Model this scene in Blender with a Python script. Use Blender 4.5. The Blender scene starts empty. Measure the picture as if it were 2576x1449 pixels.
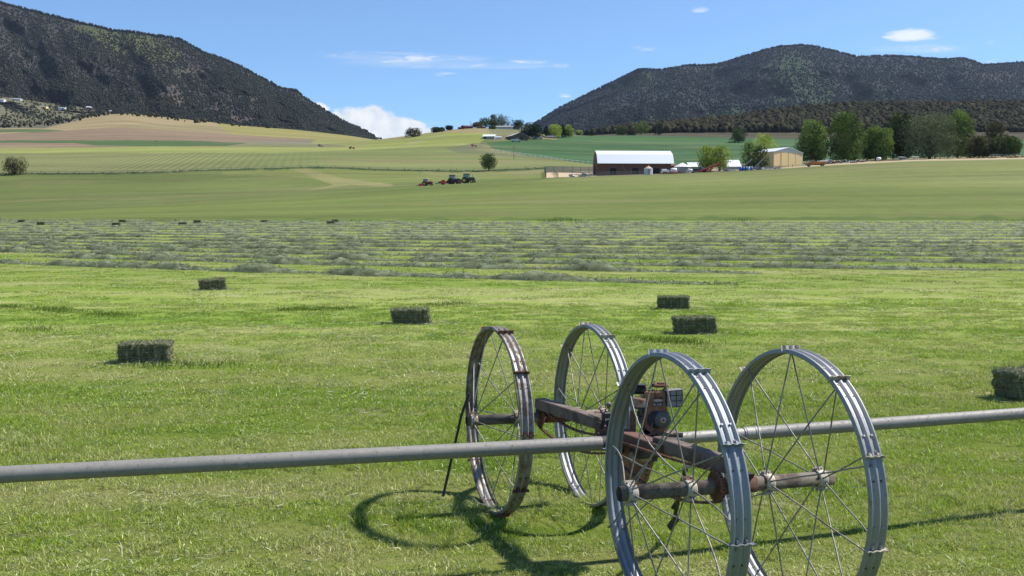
import bpy, math, random
import numpy as np
from mathutils import Vector, Matrix, Euler
from mathutils import noise as mnoise
R_ = math.radians
rng = np.random.default_rng(7)
random.seed(7)
S = bpy.context.scene
COL = S.collection

# ---------------------------------------------------------------- camera, sky, sun, exposure
CAMZ = 2.68
FPX, CXP, CYP, HOR = 2516.0, 1288.0, 724.5, 580.0          # focal length and horizon in the photo's 2576 px scale
PITCH = math.atan((CYP - HOR) / FPX)
cam = bpy.data.cameras.new('camera'); cam.sensor_width = 36; cam.lens = 36 * FPX / 2576
cam.clip_start = 0.1; cam.clip_end = 30000
camo = bpy.data.objects.new('camera', cam); COL.objects.link(camo)
camo.location = (0, 0, CAMZ); camo.rotation_euler = (math.pi / 2 - PITCH, 0, 0)
S.camera = camo

SUN = Vector((.72, .20, 1.0)).normalized()
SEL = math.asin(SUN.z); SAZ = math.atan2(SUN.x, SUN.y)
sl = bpy.data.lights.new('sun', 'SUN'); sl.energy = 5.0; sl.angle = R_(1.6); sl.color = (1, .95, .87)
so = bpy.data.objects.new('sun', sl); COL.objects.link(so)
so.rotation_euler = SUN.to_track_quat('Z', 'Y').to_euler()
S.view_settings.view_transform = 'Standard'; S.view_settings.look = 'None'
S.view_settings.gamma = 1; S.view_settings.exposure = 0.70
S.cycles.max_bounces = 6; S.cycles.transparent_max_bounces = 6

def ray(x, y):
    v = CYP - y; c, s = math.cos(PITCH), math.sin(PITCH)
    dy = FPX * c + v * s
    return (x - CXP) / dy, (-FPX * s + v * c) / dy          # X/Y and dz/Y

class NT:
    """tiny helper to write node trees"""
    def __init__(s, tree): s.t = tree; s.n = tree.nodes; s.l = tree.links
    def add(s, typ, ins=None, **kw):
        n = s.n.new(typ)
        for k, v in kw.items(): setattr(n, k, v)
        for k, v in (ins or {}).items(): s.set(n.inputs[k], v)
        return n
    def set(s, sock, v):
        if isinstance(v, bpy.types.NodeSocket): s.l.new(v, sock)
        elif isinstance(v, (tuple, list)) and sock.type == 'RGBA' and len(v) == 3: sock.default_value = (*v, 1)
        else: sock.default_value = v
    def math(s, op, a, b=0.0, c=None, clamp=False):
        n = s.n.new('ShaderNodeMath'); n.operation = op; n.use_clamp = clamp
        s.set(n.inputs[0], a); s.set(n.inputs[1], b)
        if c is not None: s.set(n.inputs[2], c)
        return n.outputs[0]
    def noise(s, vec, scale, detail=4, rough=.55, dist=0.0):
        n = s.add('ShaderNodeTexNoise', {'Scale': scale, 'Detail': detail, 'Roughness': rough, 'Distortion': dist})
        if vec is not None: s.l.new(vec, n.inputs['Vector'])
        return n.outputs['Fac']
    def mapv(s, vec, scale=(1, 1, 1), rot=(0, 0, 0), loc=(0, 0, 0)):
        n = s.add('ShaderNodeMapping', {'Scale': scale, 'Rotation': rot, 'Location': loc}); s.l.new(vec, n.inputs['Vector'])
        return n.outputs[0]
    def ramp(s, fac, stops, interp='LINEAR'):
        n = s.n.new('ShaderNodeValToRGB'); n.color_ramp.interpolation = interp
        e = n.color_ramp.elements
        while len(e) < len(stops): e.new(.5)
        for el, (p, c) in zip(e, stops):
            el.position = p; el.color = (*c, 1) if isinstance(c, (tuple, list)) else (c, c, c, 1)
        s.l.new(fac, n.inputs[0]); return n.outputs[0]
    def mix(s, fac, a, b, mode='MIX'):
        n = s.n.new('ShaderNodeMix'); n.data_type = 'RGBA'; n.blend_type = mode
        s.set(n.inputs[0], fac); s.set(n.inputs[6], a); s.set(n.inputs[7], b); return n.outputs[2]
    def smooth(s, x, a, b):
        n = s.add('ShaderNodeMapRange', {'From Min': a, 'From Max': b}, interpolation_type='SMOOTHSTEP'); s.set(n.inputs['Value'], x)
        return n.outputs[0]

w = bpy.data.worlds.new('World'); S.world = w; w.use_nodes = True
N = NT(w.node_tree); N.n.clear()
sky = N.add('ShaderNodeTexSky', sky_type='NISHITA', sun_disc=False, sun_elevation=SEL, sun_rotation=SAZ, altitude=2200, air_density=1.0, dust_density=.5, ozone_density=2.6)
skyc = N.mix(1.0, sky.outputs[0], (.84, 1.05, 1.20), 'MULTIPLY')
geo = N.add('ShaderNodeTexCoord')
sep = N.add('ShaderNodeSeparateXYZ', {0: geo.outputs['Generated']})
X, Y, Z = sep.outputs
ysafe = N.math('MAXIMUM', Y, .05)
U = N.math('DIVIDE', X, ysafe); V = N.math('DIVIDE', Z, ysafe)
uv = N.add('ShaderNodeCombineXYZ', {0: U, 1: V}).outputs[0]
nz = N.noise(uv, 46, 8, .60)
nzs = N.noise(N.mapv(uv, (1, 4.5, 1), (0, 0, -.05)), 26, 8, .66, .6)
puff = N.noise(uv, 42, 8, .62)
def blob(cx, cy, rx, ry, amp=1.0):
    u0, v0 = ray(cx, cy)
    a = N.math('DIVIDE', N.math('SUBTRACT', U, u0), rx / FPX); b = N.math('DIVIDE', N.math('SUBTRACT', V, v0), ry / FPX)
    r = N.math('ADD', N.math('MULTIPLY', a, a), N.math('MULTIPLY', b, b))
    return N.math('MULTIPLY', N.math('SUBTRACT', 1.0, r, clamp=True), amp)
def union(lst):
    o = lst[0]
    for q in lst[1:]: o = N.math('MAXIMUM', o, q)
    return o
big = union([blob(*q) for q in ((935, 300, 62, 44), (995, 322, 70, 32), (880, 318, 60, 52), (1040, 320, 46, 20), (806, 282, 34, 28), (845, 315, 50, 45), (1075, 338, 60, 24), (960, 350, 150, 40), (1030, 345, 110, 34))])
bigm = N.smooth(N.math('ADD', big, N.math('MULTIPLY', N.math('SUBTRACT', puff, .5), 2.1)), .06, .58)
bigm = N.math('MULTIPLY', bigm, N.smooth(big, .0, .12))
wisps = union([blob(*q) for q in ((2292, 90, 85, 24, 1.5), (2310, 122, 110, 16, .95), (1762, 27, 38, 14, 1.0), (1617, 122, 46, 9, .95), (1420, 241, 26, 9, 1.0), (1402, 166, 40, 10, .9), (1330, 155, 70, 10, .8), (1190, 163, 90, 12, .9), (1050, 150, 190, 15, .85), (2497, 156, 26, 8, 1.0), (2500, 106, 30, 10, .7), (1465, 168, 40, 12, .55), (1120, 190, 50, 12, .55), (1240, 330, 120, 14, .5), (900, 135, 140, 12, .62))])
wm = N.math('MULTIPLY', N.smooth(N.math('ADD', wisps, N.math('MULTIPLY', N.math('SUBTRACT', nzs, .5), 3.6)), .35, 1.5), N.smooth(wisps, .02, .55))
veil = union([blob(*q) for q in ((1120, 158, 300, 17), (960, 140, 190, 12), (1060, 146, 200, 10), (1250, 166, 190, 10), (2310, 122, 150, 14), (1460, 300, 200, 20))])
vm = N.math('MULTIPLY', N.smooth(veil, .0, .9), N.smooth(N.noise(N.mapv(uv, (1, 9, 1), (0, 0, -.09)), 15, 6, .6, .5), .30, .75))
m = N.math('MAXIMUM', bigm, N.math('MAXIMUM', N.math('MULTIPLY', wm, .85), N.math('MULTIPLY', vm, .34)))
m = N.math('MULTIPLY', m, N.math('GREATER_THAN', Y, .05))
cshade = N.ramp(N.math('ADD', N.math('MULTIPLY', nz, .8), N.math('MULTIPLY', N.math('SUBTRACT', V, .085), 4.0)), [(.36, (5.0, 5.6, 6.4)), (.58, (7.1, 7.2, 7.2))])
skyc = N.mix(m, skyc, cshade)
bg = N.add('ShaderNodeBackground', {'Color': skyc, 'Strength': .088})
N.l.new(bg.outputs[0], N.add('ShaderNodeOutputWorld').inputs[0])

# ---------------------------------------------------------------- mesh helpers
def tag(o, label=None, cat=None, group=None, kind=None):
    if label: o['label'] = label
    if cat: o['category'] = cat
    if group: o['group'] = group
    if kind: o['kind'] = kind
    return o
def np_mesh(name, v, f, mat=None, smooth=False, col=None):
    """v (n,3); f (m,k) index array of equal-sized faces, or a list"""
    me = bpy.data.meshes.new(name); v = np.asarray(v, np.float32)
    if isinstance(f, np.ndarray):
        k = f.shape[1]
        me.vertices.add(len(v)); me.vertices.foreach_set('co', v.ravel())
        me.loops.add(f.size); me.loops.foreach_set('vertex_index', f.ravel().astype(np.int32))
        me.polygons.add(len(f)); me.polygons.foreach_set('loop_start', np.arange(0, f.size, k, dtype=np.int32))
        me.polygons.foreach_set('loop_total', np.full(len(f), k, np.int32))
        me.update(calc_edges=True)
    else:
        me.from_pydata([tuple(map(float, p)) for p in v], [], f)
    if smooth: me.polygons.foreach_set('use_smooth', np.ones(len(me.polygons), bool))
    if col is not None:
        a = me.color_attributes.new('Col', 'FLOAT_COLOR', 'POINT')
        c = np.ones((len(v), 4), np.float32); c[:, :3] = col; a.data.foreach_set('color', c.ravel())
    if mat: me.materials.append(mat)
    return me
def obj(name, me, parent=None, loc=(0, 0, 0), rot=(0, 0, 0)):
    o = bpy.data.objects.new(name, me); COL.objects.link(o); o.location = loc; o.rotation_euler = rot
    if parent: o.parent = parent
    return o
def empty(name, loc=(0, 0, 0), rz=0, rot=None):
    o = bpy.data.objects.new(name, None); COL.objects.link(o); o.empty_display_size = .3
    o.location = loc; o.rotation_euler = rot if rot else (0, 0, rz); return o
def copy_tree(o, parent=None):
    c = o.copy(); COL.objects.link(c)
    if parent: c.parent = parent
    for ch in [q for q in KIDS.get(o.name, [])]: copy_tree(ch, c)
    return c
KIDS = {}

class MB:
    def __init__(s): s.v = []; s.f = []; s.sm = []
    def put(s, vs, fs, M=None, smooth=False):
        b = len(s.v)
        for p in vs: s.v.append(tuple(M @ Vector(p)) if M is not None else tuple(p))
        for f in fs: s.f.append([b + i for i in f]); s.sm.append(smooth)
    def box(s, c, d, M=None, bev=0.0, rot=None):
        x, y, z = d[0] / 2, d[1] / 2, d[2] / 2
        T = Matrix.Translation(c)
        if rot: T = T @ Euler(rot).to_matrix().to_4x4()
        if M is not None: T = M @ T
        if bev <= 0:
            vs = [(-x, -y, -z), (x, -y, -z), (x, y, -z), (-x, y, -z), (-x, -y, z), (x, -y, z), (x, y, z), (-x, y, z)]
            fs = [(3, 2, 1, 0), (4, 5, 6, 7), (0, 1, 5, 4), (1, 2, 6, 5), (2, 3, 7, 6), (3, 0, 4, 7)]
            s.put(vs, fs, T)
        else:
            b = bev; vs = []; 
            ring = lambda xx, yy, zz: [(-xx + b, -yy, zz), (xx - b, -yy, zz), (xx, -yy + b, zz), (xx, yy - b, zz), (xx - b, yy, zz), (-xx + b, yy, zz), (-xx, yy - b, zz), (-xx, -yy + b, zz)]
            vs = ring(x - b, y - b, -z) + ring(x, y, -z + b) + ring(x, y, z - b) + ring(x - b, y - b, z)
            fs = [tuple(range(7, -1, -1)), tuple(range(24, 32))]
            for k in range(3):
                for i in range(8): j = (i + 1) % 8; fs.append((k * 8 + i, k * 8 + j, k * 8 + 8 + j, k * 8 + 8 + i))
            s.put(vs, fs, T)
    def tube(s, pts, r, n=10, caps=True, closed=False, M=None):
        pts = [Vector(p) for p in pts]; L = len(pts)
        rs = r if isinstance(r, (list, tuple)) else [r] * L
        vs = []; up = None
        for i, p in enumerate(pts):
            if closed: t = pts[(i + 1) % L] - pts[i - 1]
            else: t = pts[min(i + 1, L - 1)] - pts[max(i - 1, 0)]
            t.normalize()
            if up is None: up = t.orthogonal().normalized()
            up = (up - t * up.dot(t)); up = up.normalized() if up.length > 1e-6 else t.orthogonal().normalized()
            sd = t.cross(up)
            for k in range(n):
                a = 2 * math.pi * k / n; vs.append(p + (up * math.cos(a) + sd * math.sin(a)) * rs[i])
        fs = []
        for i in range(L if closed else L - 1):
            j = (i + 1) % L
            for k in range(n): q = (k + 1) % n; fs.append((i * n + k, i * n + q, j * n + q, j * n + k))
        s.put(vs, fs, M, True)
        if caps and not closed:
            s.put(vs[:n], [tuple(range(n - 1, -1, -1))], M); s.put(vs[-n:], [tuple(range(n))], M)
    def rev(s, prof, axis_o, axis, n=32, M=None, smooth=True, full=True):
        """revolve profile [(axial, radius)] about axis"""
        ax = Vector(axis).normalized(); o = Vector(axis_o); e1 = ax.orthogonal().normalized(); e2 = ax.cross(e1)
        vs = []; P = len(prof)
        for k in range(n):
            a = 2 * math.pi * k / n; d = e1 * math.cos(a) + e2 * math.sin(a)
            for (t, r) in prof: vs.append(o + ax * t + d * r)
        fs = []
        for k in range(n):
            j = (k + 1) % n
            for i in range(P - 1): fs.append((k * P + i, k * P + i + 1, j * P + i + 1, j * P + i))
        s.put(vs, fs, M, smooth)
    def cyl(s, p0, p1, r, n=16, r2=None, M=None): s.tube([p0, p1], [r, r if r2 is None else r2], n, M=M)
    def prism(s, poly, y0, y1, M=None):
        """poly in xz extruded along y"""
        n = len(poly); vs = [(x, y0, z) for x, z in poly] + [(x, y1, z) for x, z in poly]
        fs = [tuple(range(n)), tuple(range(2 * n - 1, n - 1, -1))]
        for i in range(n): j = (i + 1) % n; fs.append((i, i + n, j + n, j))
        s.put(vs, fs, M)
    def build(s, name, mat, parent=None, **kw):
        me = bpy.data.meshes.new(name); me.from_pydata(s.v, [], s.f)
        me.polygons.foreach_set('use_smooth', s.sm); me.materials.append(mat); me.update()
        return obj(name, me, parent, **kw)

# ---------------------------------------------------------------- materials
def base_mat(name):
    m = bpy.data.materials.new(name); m.use_nodes = True; n = NT(m.node_tree)
    return m, n, m.node_tree.nodes['Principled BSDF']
def solid(name, col, rough=.6, metal=0.0, var=.25, scale=6.0, dirt=None, dirt_amt=.5, dirt_scale=3.0, bump=0.0, spec=.5):
    m, n, p = base_mat(name)
    tc = n.add('ShaderNodeTexCoord').outputs['Object']
    f = n.noise(tc, scale, 5, .6)
    c = n.mix(f, tuple(q * (1 - var) for q in col), tuple(min(1, q * (1 + var)) for q in col))
    if dirt:
        d = n.smooth(n.noise(tc, dirt_scale, 6, .7), .62 - dirt_amt * .35, .72 - dirt_amt * .25)
        c = n.mix(d, c, dirt); n.set(p.inputs['Metallic'], n.math('MULTIPLY', n.math('SUBTRACT', 1.0, d), metal))
    else: p.inputs['Metallic'].default_value = metal
    n.set(p.inputs['Base Color'], c); p.inputs['Roughness'].default_value = rough
    p.inputs['Specular IOR Level'].default_value = spec
    if bump:
        b = n.add('ShaderNodeBump', {'Strength': bump, 'Distance': .01, 'Height': n.noise(tc, scale * 4, 5, .65)}); n.l.new(b.outputs[0], p.inputs['Normal'])
    return m
def leafmat(name, c0, c1, trans=.25):
    m, n, p = base_mat(name)
    a = n.add('ShaderNodeAttribute', attribute_name='Col').outputs['Fac']
    oi = n.add('ShaderNodeObjectInfo').outputs['Random']
    c = n.mix(a, c0, c1)
    hs = n.add('ShaderNodeHueSaturation', {'Color': c, 'Value': n.math('ADD', n.math('MULTIPLY', oi, .3), .85)})
    dif = n.add('ShaderNodeBsdfDiffuse', {'Color': hs.outputs[0]}); tr = n.add('ShaderNodeBsdfTranslucent', {'Color': hs.outputs[0]})
    mx = n.add('ShaderNodeMixShader', {0: trans}); n.l.new(dif.outputs[0], mx.inputs[1]); n.l.new(tr.outputs[0], mx.inputs[2])
    n.l.new(mx.outputs[0], n.n['Material Output'].inputs[0]); return m

def grass_colour(n, pos, fine=True):
    """hayfield colour by place: mowing bands, lush and dry patches"""
    band = n.noise(n.mapv(pos, (.05, .42, .3), (0, 0, .33)), 1.0, 4, .6, .3)
    mid = n.noise(n.mapv(pos, (.5, 1.1, .5), (0, 0, .3), (7, 3, 0)), 1.0, 5, .62, .4)
    fin = n.noise(n.mapv(pos, (3, 7, 3)), 1.0, 4, .6)
    f = n.math('ADD', n.math('MULTIPLY', band, .55), n.math('ADD', n.math('MULTIPLY', mid, .55), n.math('MULTIPLY', fin, .32 if fine else .2)))
    c = n.ramp(f, [(.40, (.094, .170, .020)), (.55, (.150, .228, .032)), (.68, (.212, .268, .056)), (.84, (.305, .308, .125))])
    pale = n.smooth(n.noise(n.mapv(pos, (.28, .9, .4), (0, 0, .25), (3, 9, 0)), 1.0, 6, .72, .5), .56, .72)
    c = n.mix(n.math('MULTIPLY', pale, .48), c, (.36, .36, .20))
    brown = n.smooth(n.noise(n.mapv(pos, (.5, 1.4, .5), (0, 0, .2), (13, 1, 0)), 1.0, 5, .7, .3), .62, .78)
    return n.mix(n.math('MULTIPLY', brown, .45), c, (.26, .19, .09))

def mk_grass_blade():
    m, n, p = base_mat('grass_blade')
    g = n.add('ShaderNodeNewGeometry').outputs['Position']
    c = grass_colour(n, g)
    a = n.add('ShaderNodeAttribute', attribute_name='Col').outputs['Color']
    s = n.add('ShaderNodeSeparateColor', {0: a})
    hs = n.add('ShaderNodeHueSaturation', {'Hue': n.math('ADD', .485, n.math('MULTIPLY', s.outputs[1], .03)), 'Saturation': n.math('SUBTRACT', 1.15, n.math('MULTIPLY', s.outputs[2], .75)), 'Value': n.math('ADD', .58, n.math('MULTIPLY', s.outputs[0], 1.95)), 'Color': c})
    dif = n.add('ShaderNodeBsdfDiffuse', {'Color': hs.outputs[0]}); tr = n.add('ShaderNodeBsdfTranslucent', {'Color': hs.outputs[0]})
    gl = n.add('ShaderNodeBsdfGlossy', {'Color': (.5, .5, .45), 'Roughness': .42})
    mx = n.add('ShaderNodeMixShader', {0: .40}); n.l.new(dif.outputs[0], mx.inputs[1]); n.l.new(tr.outputs[0], mx.inputs[2])
    m2 = n.add('ShaderNodeMixShader', {0: .07}); n.l.new(mx.outputs[0], m2.inputs[1]); n.l.new(gl.outputs[0], m2.inputs[2])
    n.l.new(m2.outputs[0], n.n['Material Output'].inputs[0]); return m

def mk_terrain():
    m, n, p = base_mat('field_ground')
    g = n.add('ShaderNodeNewGeometry').outputs['Position']
    sp = n.add('ShaderNodeSeparateXYZ', {0: g})
    near = grass_colour(n, g)
    soil_shade = n.mix(1.0, near, n.mix(n.noise(g, 30, 3, .6), (.34, .38, .26), (.66, .66, .55)), 'MULTIPLY')  # shade between the blades darkened into the ground colour
    near = n.mix(n.smooth(sp.outputs[1], 26, 12), near, soil_shade)
    # farther off the blades merge: light and dark flecks
    fl = n.noise(n.mapv(g, (5, 2.2, 4)), 1.0, 3, .7)
    near = n.mix(n.smooth(sp.outputs[1], 20, 45), near, n.mix(fl, n.mix(1.0, near, (.68, .70, .62), 'MULTIPLY'), n.mix(1.0, near, (1.22, 1.18, 1.3), 'MULTIPLY')))
    near = n.mix(n.smooth(sp.outputs[1], 24, 34), near, n.mix(1.0, near, (.82, .84, .80), 'MULTIPLY'))
    a = n.add('ShaderNodeAttribute', attribute_name='Col').outputs['Color']
    v1 = n.math('ADD', n.math('MULTIPLY', n.noise(n.mapv(g, (.005, .028, .02), (0, 0, .10)), 1.0, 6, .62, .3), .6), n.math('MULTIPLY', n.noise(n.mapv(g, (.02, .16, .05), (0, 0, .06), (9, 2, 0)), 1.0, 6, .7, .3), .4))
    v2 = n.noise(n.mapv(g, (.35, .25, .3)), 1.0, 5, .7)
    fac = n.math('ADD', -.20, n.math('ADD', n.math('MULTIPLY', v1, 1.70), n.math('MULTIPLY', v2, .40)))
    far = n.mix(1.0, a, n.add('ShaderNodeCombineColor', {0: fac, 1: fac, 2: fac}).outputs[0], 'MULTIPLY')
    tanp = n.smooth(n.noise(n.mapv(g, (.008, .030, .05), (0, 0, .08), (3, 1, 0)), 1.0, 6, .7, .5), .50, .70)
    far = n.mix(n.math('MULTIPLY', tanp, .34), far, (.215, .180, .095))
    c = n.mix(n.smooth(sp.outputs[1], 149, 153), near, far)
    n.set(p.inputs['Base Color'], c); p.inputs['Roughness'].default_value = 1; p.inputs['Specular IOR Level'].default_value = .1
    h = n.math('ADD', n.noise(g, 9, 5, .7), n.math('MULTIPLY', n.noise(g, 1.3, 4, .6), 2.5))
    b = n.add('ShaderNodeBump', {'Strength': .55, 'Distance': .08, 'Height': h}); n.l.new(b.outputs[0], p.inputs['Normal'])
    return m

# ---------------------------------------------------------------- terrain
def interp(xs, pts): p = np.array(pts, float); return np.interp(xs, p[:, 0], p[:, 1])
K = [
 (150, [(0, 556.5), (2576, 556.5)]),
 (215, [(-400, 541), (0, 540), (400, 530), (1000, 510), (1400, 497), (2000, 480), (2576, 474), (3200, 472)]),
 (300, [(-400, 523), (0, 519), (400, 505), (800, 486), (1000, 472), (1200, 458.5), (1400, 447), (1700, 436.5), (1900, 428), (2100, 415), (2300, 406), (2576, 401), (3200, 399)]),
 (318, [(-400, 508), (0, 505), (400, 495), (800, 482), (1000, 474), (1200, 462), (1400, 450), (1700, 439), (1900, 430), (2100, 416), (2300, 406), (2576, 401), (3200, 399)]),
 (345, [(-400, 494), (0, 490), (400, 482), (800, 472), (1000, 466), (1200, 458), (1400, 447), (1700, 438), (1900, 428), (2100, 414), (2300, 404), (2576, 399), (3200, 397)]),
 (430, [(-400, 440), (0, 437), (300, 436), (600, 426), (800, 421), (1000, 428), (1200, 431), (1370, 423), (1500, 420), (1700, 416), (1900, 410), (2100, 403), (2300, 397), (2576, 393), (3200, 392)]),
 (520, [(-400, 412), (0, 410), (300, 406), (600, 398), (800, 394), (1000, 397), (1200, 398), (1370, 403), (1500, 409), (1700, 407), (1900, 402), (2100, 397), (2300, 392), (2576, 388), (3200, 387)]),
 (660, [(-400, 382), (0, 378), (200, 374), (400, 369), (900, 373), (1060, 368), (1150, 365), (1240, 368), (1400, 375), (1500, 379), (1700, 379), (1900, 377), (2100, 377), (2300, 376), (2576, 374), (3200, 374)]),
 (790, [(-400, 362), (0, 360), (300, 358), (600, 362), (800, 366), (950, 354), (1050, 343), (1130, 334), (1200, 330), (1300, 334), (1400, 345), (1500, 350), (1600, 351), (1900, 355), (2100, 360), (2576, 360), (3200, 360)]),
 (880, [(-400, 352), (0, 350), (300, 348), (600, 353), (800, 360), (950, 351), (1050, 338), (1130, 326), (1200, 321), (1300, 325), (1400, 338), (1500, 342), (1600, 341), (1900, 348), (2100, 353), (2576, 352), (3200, 352)]),
 (1000, [(-400, 345), (0, 342), (300, 334), (500, 338), (700, 350), (850, 356), (950, 356), (1050, 346), (1130, 334), (1200, 329), (1300, 332), (1400, 345), (1500, 341), (1600, 338), (1900, 345), (2100, 350), (2576, 349), (3200, 349)]),
 (1250, [(-400, 326), (0, 328), (120, 320), (200, 309), (270, 301), (330, 300), (420, 312), (520, 323), (640, 333), (750, 340), (880, 349), (950, 356), (1130, 360), (1300, 360), (1400, 352), (1480, 344), (1600, 332), (1700, 324), (1850, 316), (2000, 310), (2200, 306), (2576, 305), (3200, 305)]),
 (1500, [(-400, 314), (0, 320), (120, 310), (200, 296), (270, 287), (330, 285), (420, 294), (520, 305), (600, 315), (750, 326), (880, 341), (960, 354), (1130, 365), (1300, 365), (1400, 355), (1480, 340), (1560, 327), (1700, 314), (1850, 299), (1950, 284), (2050, 272), (2200, 267), (2400, 267), (2576, 263), (3200, 262)]),
 (1640, [(-400, 325), (0, 332), (330, 300), (600, 328), (960, 368), (1300, 375), (1480, 352), (1700, 326), (1950, 295), (2200, 278), (2576, 274), (3200, 272)]),
 (2300, [(-400, 350), (0, 352), (600, 352), (1300, 372), (1700, 350), (2200, 340), (3200, 335)]),
]
uf = np.arange(-.66, .6601, .00125)
uu = np.concatenate([-np.geomspace(4, .68, 22), uf, np.geomspace(.68, 4, 22)])
yy = np.concatenate([np.linspace(-60, 0, 7), np.linspace(3, 30, 55)[:-1], np.geomspace(30, 150, 90)[:-1], np.geomspace(150, 1700, 330), np.geomspace(1730, 2300, 10)])
xs_img = CXP + uu * FPX * 1.0035
Zt = np.zeros((len(yy), len(uu)))
def plane_z(x, y):
    b = np.clip((7.6 - y) / 2.2, 0, 1); b = b * b * (3 - 2 * b)
    return .027 * y + .17 * b
kz = []
for Yk, pts in K:
    yi = interp(xs_img, pts); v = CYP - yi; c, s = math.cos(PITCH), math.sin(PITCH)
    kz.append(CAMZ + Yk * (-FPX * s + v * c) / (FPX * c + v * s))
kz = np.array(kz); kY = np.array([k[0] for k in K], float)
def width(y): return np.sqrt(np.maximum(y, 0) ** 2 + 0 * 1.0) + 22 * np.exp(-np.maximum(y, 0) / 12.0)
W = width(yy)
far = yy > 150
dense = np.geomspace(150, 2300, 900)
ZD = np.zeros((900, len(uu)))
for i, Yd in enumerate(dense):
    k = min(max(np.searchsorted(kY, Yd) - 1, 0), len(kY) - 2); t = (Yd - kY[k]) / (kY[k + 1] - kY[k]); t = min(max(t, 0), 1)
    ZD[i] = kz[k] * (1 - t) + kz[k + 1] * t
ker = np.exp(-np.linspace(-2, 2, 13) ** 2); ker /= ker.sum()
pre = np.array([plane_z(0, d) * np.ones(len(uu)) for d in 150 * (150 / dense[1:8]) [::-1]])[:6]
pad = np.vstack([pre, ZD, np.repeat(ZD[-1:], 6, 0)])
ZD = sum(ker[j] * pad[j:j + 900] for j in range(13))
kx = np.exp(-np.linspace(-2, 2, 25) ** 2); kx /= kx.sum()
pad = np.hstack([np.repeat(ZD[:, :1], 12, 1), ZD, np.repeat(ZD[:, -1:], 12, 1)])
ZD = sum(kx[j] * pad[:, j:j + len(uu)] for j in range(25))
def H(x, y):
    x = np.asarray(x, float); y = np.asarray(y, float)
    n_ = plane_z(x, y)
    yc = np.clip(y, 150, 2299); fi = np.log(yc / 150) / math.log(2300 / 150) * 899
    i0 = np.clip(fi.astype(int), 0, 898); ti = fi - i0
    uq = x / np.maximum(y, 1); j1 = np.clip(np.searchsorted(uu, uq), 1, len(uu) - 1); j0 = j1 - 1
    tj = np.clip((uq - uu[j0]) / (uu[j1] - uu[j0]), 0, 1)
    zf = (ZD[i0, j0] * (1 - ti) + ZD[i0 + 1, j0] * ti) * (1 - tj) + (ZD[i0, j1] * (1 - ti) + ZD[i0 + 1, j1] * ti) * tj
    t = np.clip((y - 146) / 8, 0, 1)
    return np.where(y < 150, n_ * (1 - t) + zf * t, zf)
XX = uu[None, :] * W[:, None]; YY = np.repeat(yy[:, None], len(uu), 1)
ZZ = H(XX, YY)
undul = None #np.array([[mnoise.noise((x * .16, y * .16, 0)) for x in np.linspace(-8, 14, 30)] for y in np.linspace(4, 30, 4)])
def to_img(x, y, z):
    c, s = math.cos(PITCH), math.sin(PITCH); z = z - CAMZ
    d = y * c - z * s; v = y * s + z * c
    return CXP + FPX * x / d, CYP - FPX * v / d
IX, IY = to_img(XX, np.maximum(YY, 1), ZZ)
def inpoly(px, py, poly):
    r = np.zeros(px.shape, bool); n = len(poly)
    for i in range(n):
        x0, y0 = poly[i]; x1, y1 = poly[(i + 1) % n]
        if y0 == y1: continue
        cnd = ((y0 > py) != (y1 > py)) & (px < (x1 - x0) * (py - y0) / (y1 - y0) + x0); r ^= cnd
    return r
C = np.zeros(XX.shape + (3,)); C[:] = (.15, .19, .055)
jit = np.array([mnoise.noise((i * .035, 3, 1)) for i in range(len(uu))])[None, :] * 1.5
jy = IY + jit
def paint(mask, col, wgt=1.0): C[mask] = C[mask] * (1 - wgt) + np.array(col) * wgt
F150 = YY > 150
paint(F150, (.125, .158, .042))                                       # near swell
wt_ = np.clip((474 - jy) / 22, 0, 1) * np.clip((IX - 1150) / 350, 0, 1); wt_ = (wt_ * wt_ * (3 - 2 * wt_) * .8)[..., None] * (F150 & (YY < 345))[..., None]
C[:] = C * (1 - wt_) + np.array((.180, .198, .068)) * wt_  # sunlit band along the upper swell, painted into the field colour
b = interp(IX, [(-400, 552), (0, 547), (300, 522), (600, 503), (800, 486), (1000, 473), (1180, 462), (1400, 450)])
eg = np.array([mnoise.noise((i * .05, 11, 1)) for i in range(len(uu))])[None, :]
paint(F150 & (YY < 156 + 9 * eg), (.075, .120, .028), .75)
paint(F150 & (YY > 200) & (jy < b) & (IX < 1420), (.112, .140, .042))     # darker left field
paint(F150 & (YY > 290) & (YY < 440) & (IX > 560) & (IX < 1380) & (jy < interp(IX, [(560, 440), (700, 441), (900, 462), (1380, 446)])) , (.150, .175, .052))
paint(F150 & (YY > 300) & inpoly(IX, jy, [(730, 425), (770, 424), (860, 448), (990, 464), (980, 470), (880, 466), (800, 476), (760, 481), (840, 466)]), (.23, .215, .095), .7)
paint(F150 & (YY > 300) & inpoly(IX, jy, [(1060, 430), (1360, 423), (1370, 436), (1080, 442)]), (.20, .185, .08), .6)
paint((YY > 318) & (YY < 440) & (IX > 1372), (.24, .20, .13))          # farmyard, dry and bare
paint((YY > 318) & (YY < 440) & (IX > 1372) & (np.sin(XX * .13 + YY * .09) > .2), (.17, .17, .085))
fence = interp(IX, [(-400, 438), (0, 437), (300, 436), (600, 426), (800, 421), (1000, 428), (1200, 431), (1370, 423), (1500, 420)])
f4 = (YY > 425) & (YY < 680)
stripe = .5 + .5 * np.sin((XX + .20 * (YY - 430)) / 2.9 * 2 * math.pi * .74)
paint(f4, (.155, .180, .062))
wl = np.clip((980 - IX) / 420, 0, 1) * np.clip((jy - 383) / 5, 0, 1) * f4; wl = (wl * wl * (3 - 2 * wl))[..., None]; C[:] = C * (1 - wl) + np.array((.120, .150, .048)) * wl
ms = f4 & (IX < 980) & (jy > 384)
wS = (stripe * np.clip((900 - IX) / 500, 0, 1))[ms][:, None]
C[ms] = C[ms] * (1 - wS * .6) + np.array((.265, .225, .120)) * wS * .6
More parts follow.
